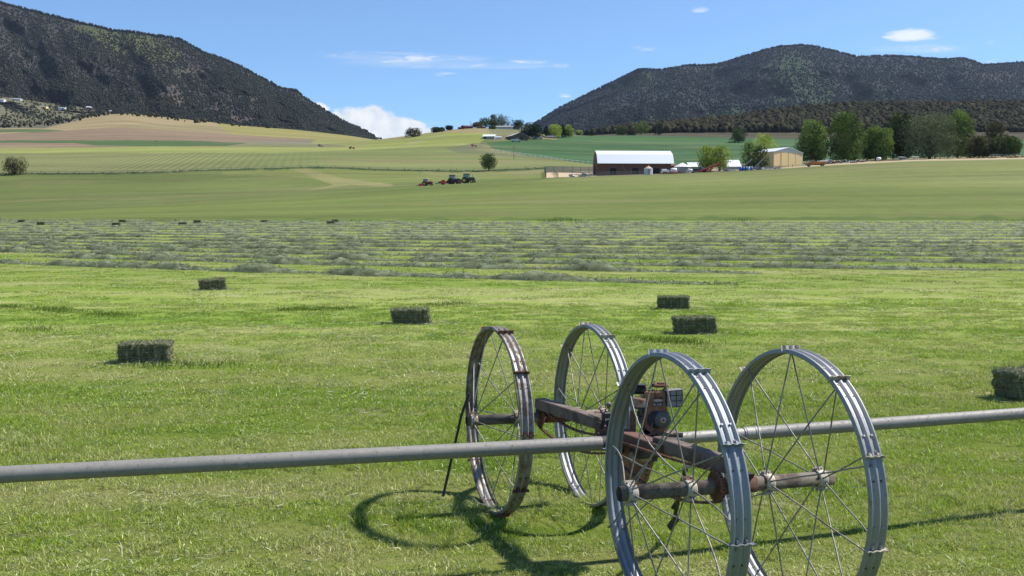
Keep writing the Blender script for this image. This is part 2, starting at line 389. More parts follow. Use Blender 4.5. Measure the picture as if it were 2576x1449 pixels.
paint(f4 & (jy < interp(IX, [(-400, 388), (0, 386), (700, 384), (900, 378), (1120, 366)])), (.22, .24, .075))
paint(f4 & inpoly(IX, jy, [(820, 399), (1380, 404), (1380, 410), (1000, 410), (830, 407)]), (.185, .165, .08), .7)
paint(f4 & inpoly(IX, jy, [(1040, 386), (1500, 400), (1500, 404), (1060, 392)]), (.19, .175, .08), .6)
# strip of scrub and rough pasture down from the hill farm
paint((YY > 440) & (YY < 800) & inpoly(IX, jy, [(1120, 372), (1215, 357), (1300, 372), (1400, 385), (1500, 400), (1500, 414), (1380, 402), (1250, 392), (1150, 384)]), (.128, .138, .070))
paint((YY > 440) & (YY < 800) & inpoly(IX, jy, [(1190, 377), (1230, 366), (1300, 378), (1360, 388), (1330, 390), (1240, 384)]), (.20, .185, .09), .7)
# dark green irrigated field on the right
paint((YY > 440) & (YY < 1100) & inpoly(IX, jy, [(1222, 360), (1300, 352), (1400, 343), (1500, 340), (1600, 339), (1700, 340), (1900, 345), (2120, 349), (3000, 349), (3000, 410), (1900, 413), (1600, 420), (1480, 412), (1330, 391), (1240, 375)]), (.050, .108, .042))
paint((YY > 440) & (YY < 1100) & inpoly(IX, jy, [(1500, 346), (1760, 348), (1760, 353), (1620, 352), (1480, 350)]), (.065, .125, .028), .7)
paint((YY > 700) & (YY < 1100) & inpoly(IX, jy, [(1240, 356), (1400, 343), (1600, 339), (2600, 348), (2600, 344), (1600, 335), (1400, 339), (1230, 350)]), (.125, .135, .058))
# brown fields left, with green patches
m9 = (YY > 680) & (YY < 1120) & (IX < 1000)
paint(m9, (.205, .150, .100))
paint(m9 & inpoly(IX, jy, [(-300, 356), (150, 353), (420, 353), (640, 360), (600, 366), (420, 369), (240, 366), (190, 360), (-300, 358)]), (.065, .110, .040))
paint(m9 & inpoly(IX, jy, [(550, 369), (620, 360), (760, 352), (950, 352), (950, 368), (700, 372), (550, 374)]), (.17, .175, .085))
paint(m9 & inpoly(IX, jy, [(600, 352), (900, 356), (900, 361), (660, 361)]), (.165, .150, .110))
paint(m9 & (jy > 370), (.23, .22, .09), .8)
paint(m9 & inpoly(IX, jy, [(800, 349), (1010, 340), (1010, 380), (900, 380), (860, 366), (780, 360)]), (.215, .225, .075))
m12 = (YY > 1080) & (YY < 1700)
paint(m12 & (IX < 1010), (.27, .215, .115))
paint(m12 & inpoly(IX, jy, [(-400, 326), (120, 325), (190, 330), (150, 334), (-400, 332)]), (.085, .120, .05))
paint(m12 & inpoly(IX, jy, [(180, 330), (360, 312), (560, 318), (700, 345), (400, 335), (250, 333)]), (.23, .19, .10))
paint(m12 & inpoly(IX, jy, [(535, 300), (620, 312), (1010, 350), (1010, 380), (660, 380), (600, 345), (560, 325)]), (.235, .215, .075))
paint(m12 & inpoly(IX, jy, [(-400, 250), (250, 283), (205, 300), (110, 322), (-400, 327)]), (.115, .110, .075))
paint((YY > 900) & (YY < 1700) & (IX > 1380), (.062, .056, .036))
# hill farm pasture
mh = (YY > 680) & (YY < 1120) & (IX >= 930) & (IX < 1400)
paint(mh & inpoly(IX, jy, [(900, 300), (1236, 300), (1228, 345), (1205, 362), (1150, 373), (900, 375)]), (.205, .235, .060))
paint(mh & (jy < interp(IX, [(930, 352), (1000, 350), (1080, 337), (1130, 333), (1225, 337), (1400, 352)])), (.235, .195, .095))
paint(mh & inpoly(IX, jy, [(1205, 300), (1400, 300), (1400, 345), (1300, 350), (1250, 354), (1226, 352), (1236, 338)]), (.150, .150, .075))
paint(mh & inpoly(IX, jy, [(1225, 345), (1245, 338), (1330, 338), (1310, 348), (1250, 352)]), (.165, .145, .085), .7)
paint(mh & inpoly(IX, jy, [(1000, 366), (1060, 352), (1120, 337), (1128, 337), (1070, 353), (1030, 366)]), (.25, .235, .13), .6)
dl = np.abs(jy - fence - .8); jn = np.array([mnoise.noise((i * .11, 7, 1)) for i in range(len(uu))])[None, :]
ds = (YY > 400) & (YY < 470) & (dl < 1.9 + 1.6 * jn) & (IX < 1375); paint(ds, (.035, .062, .022), .9)
nr, nc = XX.shape
idx = np.arange(nr * nc).reshape(nr, nc)
quads = np.stack([idx[:-1, :-1], idx[:-1, 1:], idx[1:, 1:], idx[1:, :-1]], -1).reshape(-1, 4)
TER = mk_terrain()
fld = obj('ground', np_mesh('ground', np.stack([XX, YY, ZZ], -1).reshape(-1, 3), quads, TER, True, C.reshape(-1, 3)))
tag(fld, 'rolling hay fields and pastures', None, None, 'structure')

def ground(xi, yi, ymin=5, ymax=2290):
    """first hit of the line of sight through a photo point with the land"""
    u, dz = ray(xi, yi)
    Yq = np.geomspace(ymin, ymax, 6000); zq = H(u * Yq, Yq); d = CAMZ + dz * Yq - zq
    k = np.argmax(d < 0)
    if d[k] >= 0: k = np.argmin(d)
    return np.array((u * Yq[k], Yq[k], zq[k]))
def on(xi, Yd):
    u, _ = ray(xi, 420); return np.array((u * Yd, Yd, float(H(u * Yd, Yd))))
def lift(p, dz): return (float(p[0]), float(p[1]), float(p[2]) + dz)
#@@PART2
# ---------------------------------------------------------------- mountains
def fbm(x, y, z, o=5): return mnoise.fractal(Vector((x, y, z)), 1.0, 2.1, o)
def mk_mountain_mat(name, dark, lit, rock, bush):
    m, n, p = base_mat(name)
    g = n.add('ShaderNodeNewGeometry').outputs['Position']
    a = n.add('ShaderNodeAttribute', attribute_name='Col').outputs['Color']
    s = n.add('ShaderNodeSeparateColor', {0: a})
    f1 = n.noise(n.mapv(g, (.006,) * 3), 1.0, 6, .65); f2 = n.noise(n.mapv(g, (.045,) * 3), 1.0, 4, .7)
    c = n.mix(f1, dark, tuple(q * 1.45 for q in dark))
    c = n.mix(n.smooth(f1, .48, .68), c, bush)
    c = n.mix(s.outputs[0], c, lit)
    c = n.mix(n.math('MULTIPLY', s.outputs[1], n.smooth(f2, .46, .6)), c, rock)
    c = n.mix(n.smooth(f2, .52, .62), c, n.mix(1.0, c, (.75, .75, .75), 'MULTIPLY'))
    n.set(p.inputs['Base Color'], c); p.inputs['Roughness'].default_value = 1; p.inputs['Specular IOR Level'].default_value = 0
    b = n.add('ShaderNodeBump', {'Strength': .6, 'Distance': 6.0, 'Height': f2}); n.l.new(b.outputs[0], p.inputs['Normal'])
    return m
def mountain(name, crest, foot, Yf, Yc, mat, x0, x1, step, seed, rough, marks, fold):
    xsn = np.arange(x0, x1, step); T = np.linspace(0, 1, 70)
    ci = interp(xsn, crest); fi = interp(xsn, foot)
    P = np.zeros((len(T) + 12, len(xsn), 3)); Cc = np.zeros(P.shape)
    for j, x in enumerate(xsn):
        for i, t in enumerate(T):
            yi = fi[j] * (1 - t) + ci[j] * t
            n1 = fbm(x * .006 + seed, t * 2.1 + x * fold, 1.0); n2 = fbm(x * .02 + seed, t * 5 + x * fold * 2, 5.0, 4)
            Yd = Yf + (Yc - Yf) * (t ** .9) + (n1 * 420 + n2 * 130) * rough * min(1, t * 3, (1 - t) * 4 + .15)
            if i == len(T) - 1: yi += -1.2 * n2
            u, dz = ray(x, yi); P[i, j] = (u * Yd, Yd, CAMZ + dz * Yd)
            if i < len(T) - 1:
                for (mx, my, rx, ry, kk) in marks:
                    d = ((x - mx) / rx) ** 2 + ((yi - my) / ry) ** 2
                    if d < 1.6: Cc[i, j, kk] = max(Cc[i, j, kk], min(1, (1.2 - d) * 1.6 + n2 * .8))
        for k in range(12):
            q = P[len(T) - 1, j]; dY = (k + 1) * 120.0
            P[len(T) + k, j] = (q[0], q[1] + dY, q[2] - dY * .45 * (k + 1) / 6)
    Cc = np.clip(Cc, 0, 1)
    nr, nc = P.shape[:2]; idx = np.arange(nr * nc).reshape(nr, nc)
    q = np.stack([idx[:-1, :-1], idx[:-1, 1:], idx[1:, 1:], idx[1:, :-1]], -1).reshape(-1, 4)
    o = obj(name, np_mesh(name, P.reshape(-1, 3), q, mat, True, Cc.reshape(-1, 3)))
    return o, P, Cc
CREST_L = [(-700, -90), (-300, -35), (0, 8), (66, 27), (129, 42), (203, 60), (285, 79), (336, 83), (391, 93), (422, 94), (461, 105), (508, 133), (562, 150), (625, 180), (695, 219), (715, 226), (746, 231), (765, 248), (801, 270), (859, 305), (910, 328), (949, 350), (1010, 375), (1100, 400)]
CREST_R = [(1180, 420), (1290, 350), (1347, 311), (1406, 274), (1505, 226), (1554, 202), (1608, 176), (1662, 178), (1726, 167), (1800, 165), (1849, 151), (1899, 136), (1948, 122), (2017, 115), (2056, 120), (2120, 136), (2154, 145), (2218, 143), (2292, 145), (2366, 151), (2430, 149), (2474, 167), (2538, 161), (2576, 160), (2800, 170), (3200, 215)]
mml = mk_mountain_mat('mountain_left_mat', (.036, .034, .035), (.066, .074, .036), (.115, .090, .072), (.036, .044, .030))  # dark base tones hold the cloud shadow, lit the left slope's sunlit grass
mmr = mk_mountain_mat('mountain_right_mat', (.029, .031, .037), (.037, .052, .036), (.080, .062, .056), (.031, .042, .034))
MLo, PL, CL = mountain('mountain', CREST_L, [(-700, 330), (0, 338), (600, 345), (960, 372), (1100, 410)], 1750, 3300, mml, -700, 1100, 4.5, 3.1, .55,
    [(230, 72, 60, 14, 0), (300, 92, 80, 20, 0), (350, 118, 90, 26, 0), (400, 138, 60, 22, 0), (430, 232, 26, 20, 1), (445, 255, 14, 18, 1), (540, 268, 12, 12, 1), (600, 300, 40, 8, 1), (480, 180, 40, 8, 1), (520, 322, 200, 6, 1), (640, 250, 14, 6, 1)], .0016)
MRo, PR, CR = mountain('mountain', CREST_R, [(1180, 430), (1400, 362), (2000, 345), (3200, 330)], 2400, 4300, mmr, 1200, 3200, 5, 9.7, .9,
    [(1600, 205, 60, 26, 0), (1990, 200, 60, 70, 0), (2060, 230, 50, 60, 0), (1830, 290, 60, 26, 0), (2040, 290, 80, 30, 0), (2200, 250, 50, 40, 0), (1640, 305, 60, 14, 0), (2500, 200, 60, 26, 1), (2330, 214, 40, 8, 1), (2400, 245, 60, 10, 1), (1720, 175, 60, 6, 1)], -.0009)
for o in (MLo, MRo): tag(o, kind='structure')
MLo.name = 'mountain'; 
# low bench with houses under the left mountain
benchm = mk_mountain_mat('bench_mat', (.105, .100, .068), (.16, .14, .09), (.25, .18, .11), (.085, .09, .055))
BN, PB, CB = mountain('hillside', [(-700, 205), (-300, 225), (0, 242), (60, 250), (140, 262), (240, 272), (330, 284), (420, 289), (520, 300), (620, 314), (760, 335), (900, 362), (1000, 385)], [(-700, 345), (0, 338), (300, 330), (600, 345), (1000, 400)], 1590, 2250, benchm, -700, 1000, 6, 1.4, .25, [], .001)
tag(BN, kind='structure')

# ---------------------------------------------------------------- scrub woodland of many small crowns, one mesh each
def ico():
    t = (1 + 5 ** .5) / 2
    v = np.array([(-1, t, 0), (1, t, 0), (-1, -t, 0), (1, -t, 0), (0, -1, t), (0, 1, t), (0, -1, -t), (0, 1, -t), (t, 0, -1), (t, 0, 1), (-t, 0, -1), (-t, 0, 1)], float)
    v /= np.linalg.norm(v[0])
    f = np.array([(0, 11, 5), (0, 5, 1), (0, 1, 7), (0, 7, 10), (0, 10, 11), (1, 5, 9), (5, 11, 4), (11, 10, 2), (10, 7, 6), (7, 1, 8), (3, 9, 4), (3, 4, 2), (3, 2, 6), (3, 6, 8), (3, 8, 9), (4, 9, 5), (2, 4, 11), (6, 2, 10), (8, 6, 7), (9, 8, 1)])
    return v, f
IV, IF = ico()
def crowns(name, P, size, mat, seed=1, tall=1.1, jitter=.38):
    g = np.random.default_rng(seed); n = len(P)
    d = 1 + g.uniform(-jitter, jitter, (n, 12, 1))
    sc = size[:, None, None] * np.concatenate([g.uniform(.8, 1.2, (n, 1, 2)), g.uniform(.85, 1.3, (n, 1, 1)) * tall], 2)
    V = IV[None] * d * sc; V[:, :, 2] += sc[:, :, 2] * .75; V += P[:, None, :]
    F = (IF[None] + (np.arange(n) * 12)[:, None, None]).reshape(-1, 3)
    col = np.repeat(g.uniform(0, 1, (n, 1, 1)), 12, 1) + g.uniform(-.15, .15, (n, 12, 1))
    me = np_mesh(name, V.reshape(-1, 3), F, mat, False, np.repeat(np.clip(col, 0, 1).reshape(-1, 1), 3, 1))
    return obj(name, me)
def scatter_on(P, C_, n, g, keep):
    nr, nc = P.shape[:2]; out = []
    i = g.uniform(0, nr - 13, n); j = g.uniform(0, nc - 2, n)
    i0 = i.astype(int); j0 = j.astype(int); a = (i - i0)[:, None]; b = (j - j0)[:, None]
    Q = (P[i0, j0] * (1 - a) + P[i0 + 1, j0] * a) * (1 - b) + (P[i0, j0 + 1] * (1 - a) + P[i0 + 1, j0 + 1] * a) * b
    c = C_[i0, j0]; m = np.array([keep(q, cc) for q, cc in zip(Q, c)])
    return Q[m]
jun_l = leafmat('juniper_leaf', (.024, .028, .024), (.043, .048, .036), .15)
jun_r = leafmat('juniper_leaf_far', (.019, .025, .027), (.029, .038, .033), .15)
jun_w = leafmat('woodland_leaf', (.024, .024, .016), (.066, .062, .038), .15)
jun_b = leafmat('bench_leaf', (.022, .026, .016), (.06, .066, .035), .15)
g1 = np.random.default_rng(11)
vis = lambda q: abs(q[0] / q[1]) < .66
kl = lambda q, c: vis(q) and c[0] < g1.uniform(.1, 1.9) and c[1] < g1.uniform(.2, 1.3) and fbm(q[0] * .004, q[1] * .004, q[2] * .008, 3) > g1.uniform(-1.1, .55)
QL = scatter_on(PL, CL, 90000, g1, kl)
tag(crowns('juniper_forest', QL, g1.uniform(1.3, 2.9, len(QL)), jun_l, 2), 'dark juniper scrub covering the long left mountain', 'forest', None, 'stuff')
cr = PL[69]; jj = g1.uniform(0, PL.shape[1] - 2, 2600); a = (jj % 1)[:, None]; Qc = cr[jj.astype(int)] * (1 - a) + cr[jj.astype(int) + 1] * a
Qc = Qc[np.array([vis(q) for q in Qc])]
tag(crowns('ridge_trees', Qc, g1.uniform(1.2, 3.2, len(Qc)), jun_l, 3, 1.7), 'line of small dark trees along the left mountain ridge', 'forest', None, 'stuff')
QR = scatter_on(PR, CR, 62000, g1, lambda q, c: vis(q) and c[0] < g1.uniform(.1, 2.4) and fbm(q[0] * .003, q[1] * .003, q[2] * .006, 3) > g1.uniform(-1.1, .5))
tag(crowns('juniper_forest', QR, g1.uniform(1.9, 4.0, len(QR)), jun_r, 4), 'blue dark scrub forest covering the rounded right mountain', 'forest', None, 'stuff')
cr = PR[69]; jj = g1.uniform(0, PR.shape[1] - 2, 3000); a = (jj % 1)[:, None]; Qc = cr[jj.astype(int)] * (1 - a) + cr[jj.astype(int) + 1] * a
Qc = Qc[np.array([vis(q) for q in Qc])]
tag(crowns('ridge_trees', Qc, g1.uniform(1.6, 4, len(Qc)), jun_r, 5, 1.5), 'line of tiny trees along the right mountain skyline', 'forest', None, 'stuff')
# bench scrub
QB = scatter_on(PB, CB, 12000, g1, lambda q, c: vis(q) and fbm(q[0] * .006, q[1] * .006, 0, 3) > g1.uniform(-.5, .5))
tag(crowns('scrub', QB, g1.uniform(.8, 2.1, len(QB)), jun_b, 6), 'scattered scrub on the grey bench below the left mountain', 'scrub', None, 'stuff')
# wooded hill on the right and scrub round the tan hill
def scat_ground(n, x0, x1, Y0, Y1, keep, g):
    Yq = g.uniform(Y0 ** .5, Y1 ** .5, n) ** 2; xi = g.uniform(x0, x1, n); u = (xi - CXP) / FPX / 1.0035
    z = H(u * Yq, Yq); Q = np.stack([u * Yq, Yq, z], -1); ix, iy = to_img(Q[:, 0], Q[:, 1], z)
    return Q[keep(ix, iy, Yq)]
nzv = lambda ix, s, o: np.array([mnoise.noise((a * s, o, 0)) for a in ix])
QW = scat_ground(22000, 1400, 3000, 1080, 1620, lambda ix, iy, Yq: (iy < interp(ix, [(1400, 345), (1560, 336), (1700, 336), (1900, 338), (2600, 345)])) & (Yq < 1600), g1)
tag(crowns('juniper_woodland', QW, g1.uniform(1.0, 3.9, len(QW)), jun_w, 8, 1.25, .45), 'dense brown green woodland on the low hill behind the farm', 'woodland', None, 'stuff')
QT = scat_ground(1500, -100, 700, 1300, 1600, lambda ix, iy, Yq: iy < interp(ix, [(-100, 322), (120, 321), (200, 304), (270, 290), (380, 296), (480, 309), (560, 316), (700, 324)]), g1)
QT = QT[g1.uniform(0, 1, len(QT)) < .28]
tag(crowns('scrub', QT, g1.uniform(1.0, 2.6, len(QT)), jun_w, 9), 'small bushes scattered on the dry tan hilltop', 'scrub', None, 'stuff')
fx = g1.uniform(-60, 1370, 1500); QF = np.array([ground(x, y + g1.uniform(-1, 1.5), 330, 560) for x, y in zip(fx[:520], interp(fx[:520], [(0, 437), (300, 436), (600, 426), (800, 421), (1000, 428), (1200, 431), (1370, 423)]))])
tag(crowns('ditch_grass', QF, g1.uniform(.07, .22, len(QF)), leafmat('ditch_leaf', (.035, .06, .02), (.07, .11, .03), .2), 12), 'dark tall grass along the ditch below the striped field', 'grass', None, 'stuff')

# ---------------------------------------------------------------- trees
bark = solid('bark', (.09, .07, .05), .95, 0, .4, 9, bump=.4)
def leaf_mesh(name, pts, nrm, size, mat, col, g):
    n = len(pts)
    a = g.normal(size=(n, 3)); a /= np.linalg.norm(a, axis=1)[:, None]
    b = np.cross(a, nrm); b /= np.linalg.norm(b, axis=1)[:, None] + 1e-6
    c = np.cross(b, a); s = (size * g.uniform(.6, 1.3, n))[:, None]
    V = np.stack([pts - b * s * .5, pts + a * s, pts + b * s * .5 + c * s * .2, pts - a * s], 1)
    F = np.arange(n * 4).reshape(-1, 4)
    return np_mesh(name, V.reshape(-1, 3), F, mat, False, np.repeat(np.clip(np.repeat(col, 4), 0, 1)[:, None], 3, 1))
def tree(name, label, cat, loc, h, wd, mat, seed, kind='round', n=2600, leaf=.26, trunk=.18, group=None, dens=1.0):
    g = np.random.default_rng(seed)
    t = empty(name, loc); tag(t, label, cat, group)
    m = MB(); base = h * (trunk if kind != 'bush' else .04); R0 = wd / 2; tr = max(.07, h * .028)
    top = h * .72
    path = [(0, 0, -.3)] + [(g.normal() * .02 * h * k / 4, g.normal() * .02 * h * k / 4, top * k / 4) for k in range(1, 5)]
    m.tube(path, [tr * (1.25 - .22 * k) for k in range(5)], 8)
    # lobes
    L = {'round': 13, 'oval': 15, 'willow': 17, 'bush': 10, 'cone': 12}[kind]; lob = []
    for i in range(L):
        f = (i + .5) / L; ang = i * 2.4 + g.uniform(0, .8)
        if kind == 'cone': rr = R0 * (1 - f) * .55 + .05; zc = base + (h - base) * f; rad = R0 * (1 - f) * .6 + .12 * R0; 
        else:
            prof = math.sin(math.pi * (f * .80 + .16)) ** (.6 if kind != 'oval' else .8)
            rr = R0 * .62 * prof * g.uniform(.6, 1.05); zc = base + (h - base) * (.08 + .84 * f); rad = R0 * g.uniform(.34, .52) * (.75 + .35 * prof)
            zc = min(zc, h - rad * .8)
        lob.append((rr * math.cos(ang), rr * math.sin(ang), zc, rad))
    if kind != 'cone': lob += [(R0 * .35 * math.cos(q), R0 * .35 * math.sin(q), base + R0 * .42, R0 * .46) for q in (.3, 2.4, 4.5)]
    for (x, y, z, r) in lob[::1]:
        zb = max(base * .6, z - max(r, math.hypot(x, y)) * 1.1); m.tube([(0, 0, min(zb, top)), (x * .5, y * .5, (zb + z) / 2 + .05 * h), (x, y, z)], [tr * .5, tr * .3, tr * .1], 5)
    m.build('trunk', bark, t)
    pts = []; nr = []; cl = []; per = int(n * dens / L)
    for (x, y, z, r) in lob:
        d = g.normal(size=(per, 3)); d /= np.linalg.norm(d, axis=1)[:, None]
        rad = r * g.uniform(.35, 1, per) ** .45
        # sub-clumps break the outline
        cc = g.normal(size=(9, 3)); cc /= np.linalg.norm(cc, axis=1)[:, None]
        k = (d @ cc.T).max(1); rad = rad * (.72 + .42 * np.clip(k, 0, 1) ** 4)
        p = d * rad[:, None] * np.array((1, 1, 1.15 if kind in ('oval', 'cone') else .95)) + (x, y, z)
        if kind == 'willow': p[:, 2] -= (g.uniform(0, 1, per) ** 2) * .10 * h
        pts.append(p); nr.append(d); cl.append(np.full(per, g.uniform(.2, .8)) + (k - .75) * .9 + g.uniform(-.12, .12, per))  # leaf colour darkens between sub-clumps, painting in the crown's inner shade
    pts = np.vstack(pts); nr = np.vstack(nr) + g.normal(size=pts.shape) * .5; cl = np.concatenate(cl)
    ok = pts[:, 2] > base * .55
    obj('crown', leaf_mesh('crown', pts[ok], nr[ok], leaf, mat, cl[ok], g), t)
    return t
LG = leafmat('leaf_green', (.040, .076, .018), (.215, .295, .070), .16)
LD = leafmat('leaf_dark', (.020, .036, .014), (.110, .145, .045), .12)
LB = leafmat('leaf_bright', (.130, .190, .028), (.380, .460, .070), .35)
LW = leafmat('leaf_willow', (.048, .066, .034), (.175, .205, .105), .15)
LO = leafmat('leaf_olive', (.060, .062, .030), (.120, .115, .055), .25)
LC = leafmat('leaf_conifer', (.012, .022, .014), (.032, .050, .026), .1)
def tree_at(name, label, cat, x, ybase, ytop, wpx, Yd, mat, seed, kind='round', **kw):
    p = on(x, Yd); d = float(p[1]); h = (ybase - ytop) / FPX * d
    # root the tree on the land; its height follows from the photo's top edge
    ztop = CAMZ + ray(x, ytop)[1] * d; hh = max(h * .6, ztop - float(p[2]))
    return tree(name, label, cat, (float(p[0]), d, float(p[2]) - .05), hh * 1.03, 1.40 * wpx / FPX * d, mat, seed, kind, **kw)
gA = 'tall trees in a row beside the tan shed'
for i, a in enumerate([
    ('broadleaf_tree', 'dark green tree immediately right of the tan shed with a narrow pointed top', 2044, 402, 307, 68, 392, LG, 21, 'oval'),
    ('broadleaf_tree', 'tallest full green tree second from the tan shed, broad at its middle', 2124, 402, 290, 84, 384, LG, 22, 'oval'),
    ('broadleaf_tree', 'shorter soft grey green tree between the tall full tree and the dark tree', 2203, 400, 320, 68, 388, LG, 23, 'round'),
    ('broadleaf_tree', 'very dark tree standing left of and partly behind the big willow', 2266, 396, 288, 70, 398, LD, 24, 'oval'),
    ('willow_tree', 'huge pale grey green willow with drooping crown, widest tree of the farm row', 2338, 404, 286, 122, 380, LW, 25, 'willow'),
    ('broadleaf_tree', 'dark green tree rising behind the right side of the big willow', 2408, 390, 284, 70, 410, LG, 26, 'oval'),
    ('round_bush', 'low dark olive bush right of the farm row, left one of a pair', 2464, 392, 342, 54, 388, LO, 27, 'bush'),
    ('round_bush', 'low dark green rounded bush near the right rail fence', 2528, 394, 345, 66, 384, LD, 28, 'bush'),
    ('broadleaf_tree', 'brownish olive tree rising behind the pair of low bushes', 2502, 372, 308, 52, 430, LO, 29, 'round')]):
    nm, lb, x, yb, yt, wp, Yd, mt, sd, kd = a
    tree_at(nm, lb, 'bush' if 'bush' in nm else 'tree', x, yb, yt, wp, Yd, mt, sd, kd, n=9000 if wp > 60 else 4500, leaf=.36, trunk=.045, group=gA if i < 6 else None)
tree_at('broadleaf_tree', 'bright lime green rounded tree left of the white roofed shed, left of two touching crowns', 'tree', 1777, 418, 367, 42, 352, LB, 31, 'round', n=2600, leaf=.24, trunk=.12, group='bright lime green trees by the barn')
tree_at('broadleaf_tree', 'bright lime green rounded tree, right of two touching crowns beside the red machinery', 'tree', 1811, 418, 366, 44, 352, LB, 32, 'round', n=2600, leaf=.24, trunk=.12, group='bright lime green trees by the barn')
tree_at('broadleaf_tree', 'dark green tree standing in front of the tan shed wall, left one', 'tree', 1884, 417, 356, 36, 345, LG, 33, 'oval', n=2400, leaf=.24, trunk=.06)
tree_at('broadleaf_tree', 'darker small tree in front of the tan shed wall, right one', 'tree', 1912, 416, 368, 38, 344, LD, 34, 'round', n=2400, leaf=.24, trunk=.08)
tree_at('willow_tree', 'pale yellow green willow top showing above the tan shed roof', 'tree', 1923, 400, 335, 56, 408, LB, 35, 'willow', n=2600, leaf=.28, trunk=.2)
tree_at('round_bush', 'dark round tree alone on the far edge of the dark green field', 'tree', 1857, 352, 322, 36, 760, LD, 36, 'bush', n=1500, leaf=.55)
tree_at('broadleaf_tree', 'lone dark tree on the slope behind the tractors', 'tree', 1229, 427, 388, 38, 430, LD, 37, 'oval', n=2400, leaf=.27, trunk=.18)
tree_at('round_bush', 'lone dark grey leafless looking bush at the left edge of the striped field', 'bush', 36, 438, 396, 54, 424, LO, 38, 'bush', n=2200, leaf=.28)
# hill farm trees
gH = 'trees around the hilltop farm'
for a in [('round_bush', 'domed bushy tree farthest left on the hill skyline', 1040, 343, 324, 38, 790, LO, 'bush'),
    ('round_bush', 'small low dark bush left of the round dark skyline tree', 1097, 332, 320, 20, 850, LD, 'bush'), ('round_bush', 'thin small bush touching the low dark skyline bush', 1112, 331, 321, 14, 850, LD, 'bush'),
    ('broadleaf_tree', 'small dark lollipop shaped tree on the hill skyline left of the red barn', 1130, 330, 316, 15, 868, LC, 'round'),
    ('broadleaf_tree', 'low spreading tree between the red barn and the tall hilltop grove', 1200, 326, 309, 24, 880, LO, 'round'), ('broadleaf_tree', 'tall hilltop tree at the left of the grove', 1222, 326, 297, 34, 885, LD, 'round'),
    ('broadleaf_tree', 'slender tall hilltop tree with small top tuft', 1241, 326, 289, 20, 890, LW, 'oval'), ('broadleaf_tree', 'broadest tallest grey green tree of the hilltop grove', 1263, 326, 289, 38, 885, LW, 'round'),
    ('round_bush', 'small dark bush in front of the long hilltop house', 1239, 330, 317, 14, 860, LD, 'bush'),
    ('broadleaf_tree', 'dense dark oval tree right of the hilltop house', 1304, 330, 303, 30, 880, LC, 'oval'), ('broadleaf_tree', 'dark spreading tree above the brown gabled barn', 1330, 346, 309, 40, 860, LD, 'round'),
    ('broadleaf_tree', 'dark tree right of the brown gabled barn, lower crown', 1348, 350, 312, 34, 830, LC, 'round'), ('broadleaf_tree', 'low dark tree behind the brown gabled barn', 1324, 348, 326, 30, 835, LC, 'round'),
    ('conifer_tree', 'dark pointed conifer left of the pale green trees on the rise', 1374, 346, 318, 18, 850, LC, 'cone'), ('broadleaf_tree', 'pale green tree next to the dark pointed conifer', 1396, 347, 315, 30, 870, LB, 'oval'),
    ('conifer_tree', 'dark conifer standing between two pale green trees', 1415, 347, 317, 20, 850, LC, 'cone'), ('broadleaf_tree', 'yellow green tree right of the second dark conifer', 1431, 346, 316, 22, 865, LB, 'oval'),
    ('broadleaf_tree', 'small yellow green tree below the mountain slope', 1456, 344, 328, 14, 880, LB, 'round'), ('conifer_tree', 'short dark conifer at the right end of the rise', 1475, 344, 329, 12, 880, LC, 'cone'), ('conifer_tree', 'short dark conifer paired at the right end of the rise, right one', 1487, 344, 330, 11, 885, LC, 'cone'),
    ('broadleaf_tree', 'dark shrubby tree at the left end of the woodland edge', 1562, 341, 318, 26, 930, LD, 'bush'), ('broadleaf_tree', 'mid green round tree at the woodland edge under the mountain', 1612, 341, 305, 36, 960, LG, 'round'), ('broadleaf_tree', 'dark conical tree at the start of the woodland', 1655, 341, 312, 24, 950, LC, 'oval'), ('broadleaf_tree', 'olive tree low in front of the woodland edge', 1590, 343, 323, 22, 910, LO, 'bush')]:
    nm, lb, x, yb, yt, wp, Yd, mt, kd = a
    if yb >= 345 and x < 1440: Yd = float(ground(x, yb, 560, 870)[1])
    tree_at(nm, lb, 'bush' if 'bush' in nm else 'tree', x, yb, yt, wp, Yd, mt, int(x), kd, n=900, leaf=.62, trunk=.14, group=gH)
#@@PART3
# ---------------------------------------------------------------- farm buildings
white_metal = solid('white_metal_roof', (.62, .65, .68), .5, .15, .06, 2, dirt=(.42, .43, .42), dirt_amt=.2, dirt_scale=.3)
def corrug(name, col, scale, axis=0, var=.16, rough=.6, metal=.0):
    m, n, p = base_mat(name); tc = n.add('ShaderNodeTexCoord').outputs['Object']
    wv = n.add('ShaderNodeTexWave', {'Scale': scale, 'Distortion': .0}, wave_type='BANDS', bands_direction='XYZ'[axis]); n.l.new(tc, wv.inputs['Vector'])
    f = n.math('ADD', n.math('MULTIPLY', wv.outputs['Fac'], .5), n.math('MULTIPLY', n.noise(tc, .8, 5, .7), .7))
    n.set(p.inputs['Base Color'], n.mix(f, tuple(q * (1 - var) for q in col), tuple(q * (1 + var) for q in col)))
    p.inputs['Roughness'].default_value = rough; p.inputs['Metallic'].default_value = metal
    b = n.add('ShaderNodeBump', {'Strength': .4, 'Distance': .03, 'Height': wv.outputs['Fac']}); n.l.new(b.outputs[0], p.inputs['Normal'])
    return m
roofm = corrug('corrugated_roof', (.60, .63, .67), 1.1, 0, .07, .45, .1)
oldwood = corrug('old_barn_wood', (.115, .060, .042), 2.6, 0, .45, .95)
greywood = corrug('grey_wood', (.27, .25, .235), 3.0, 0, .3, .95)
tan = corrug('tan_siding', (.72, .52, .25), 1.6, 0, .06, .6)
tan_y = corrug('tan_siding_side', (.50, .37, .20), 1.6, 1, .06, .6)
white = solid('white_paint', (.66, .66, .64), .5, 0, .08, 3, dirt=(.4, .38, .34), dirt_amt=.2)
dark = solid('dark_opening', (.012, .012, .013), .9)
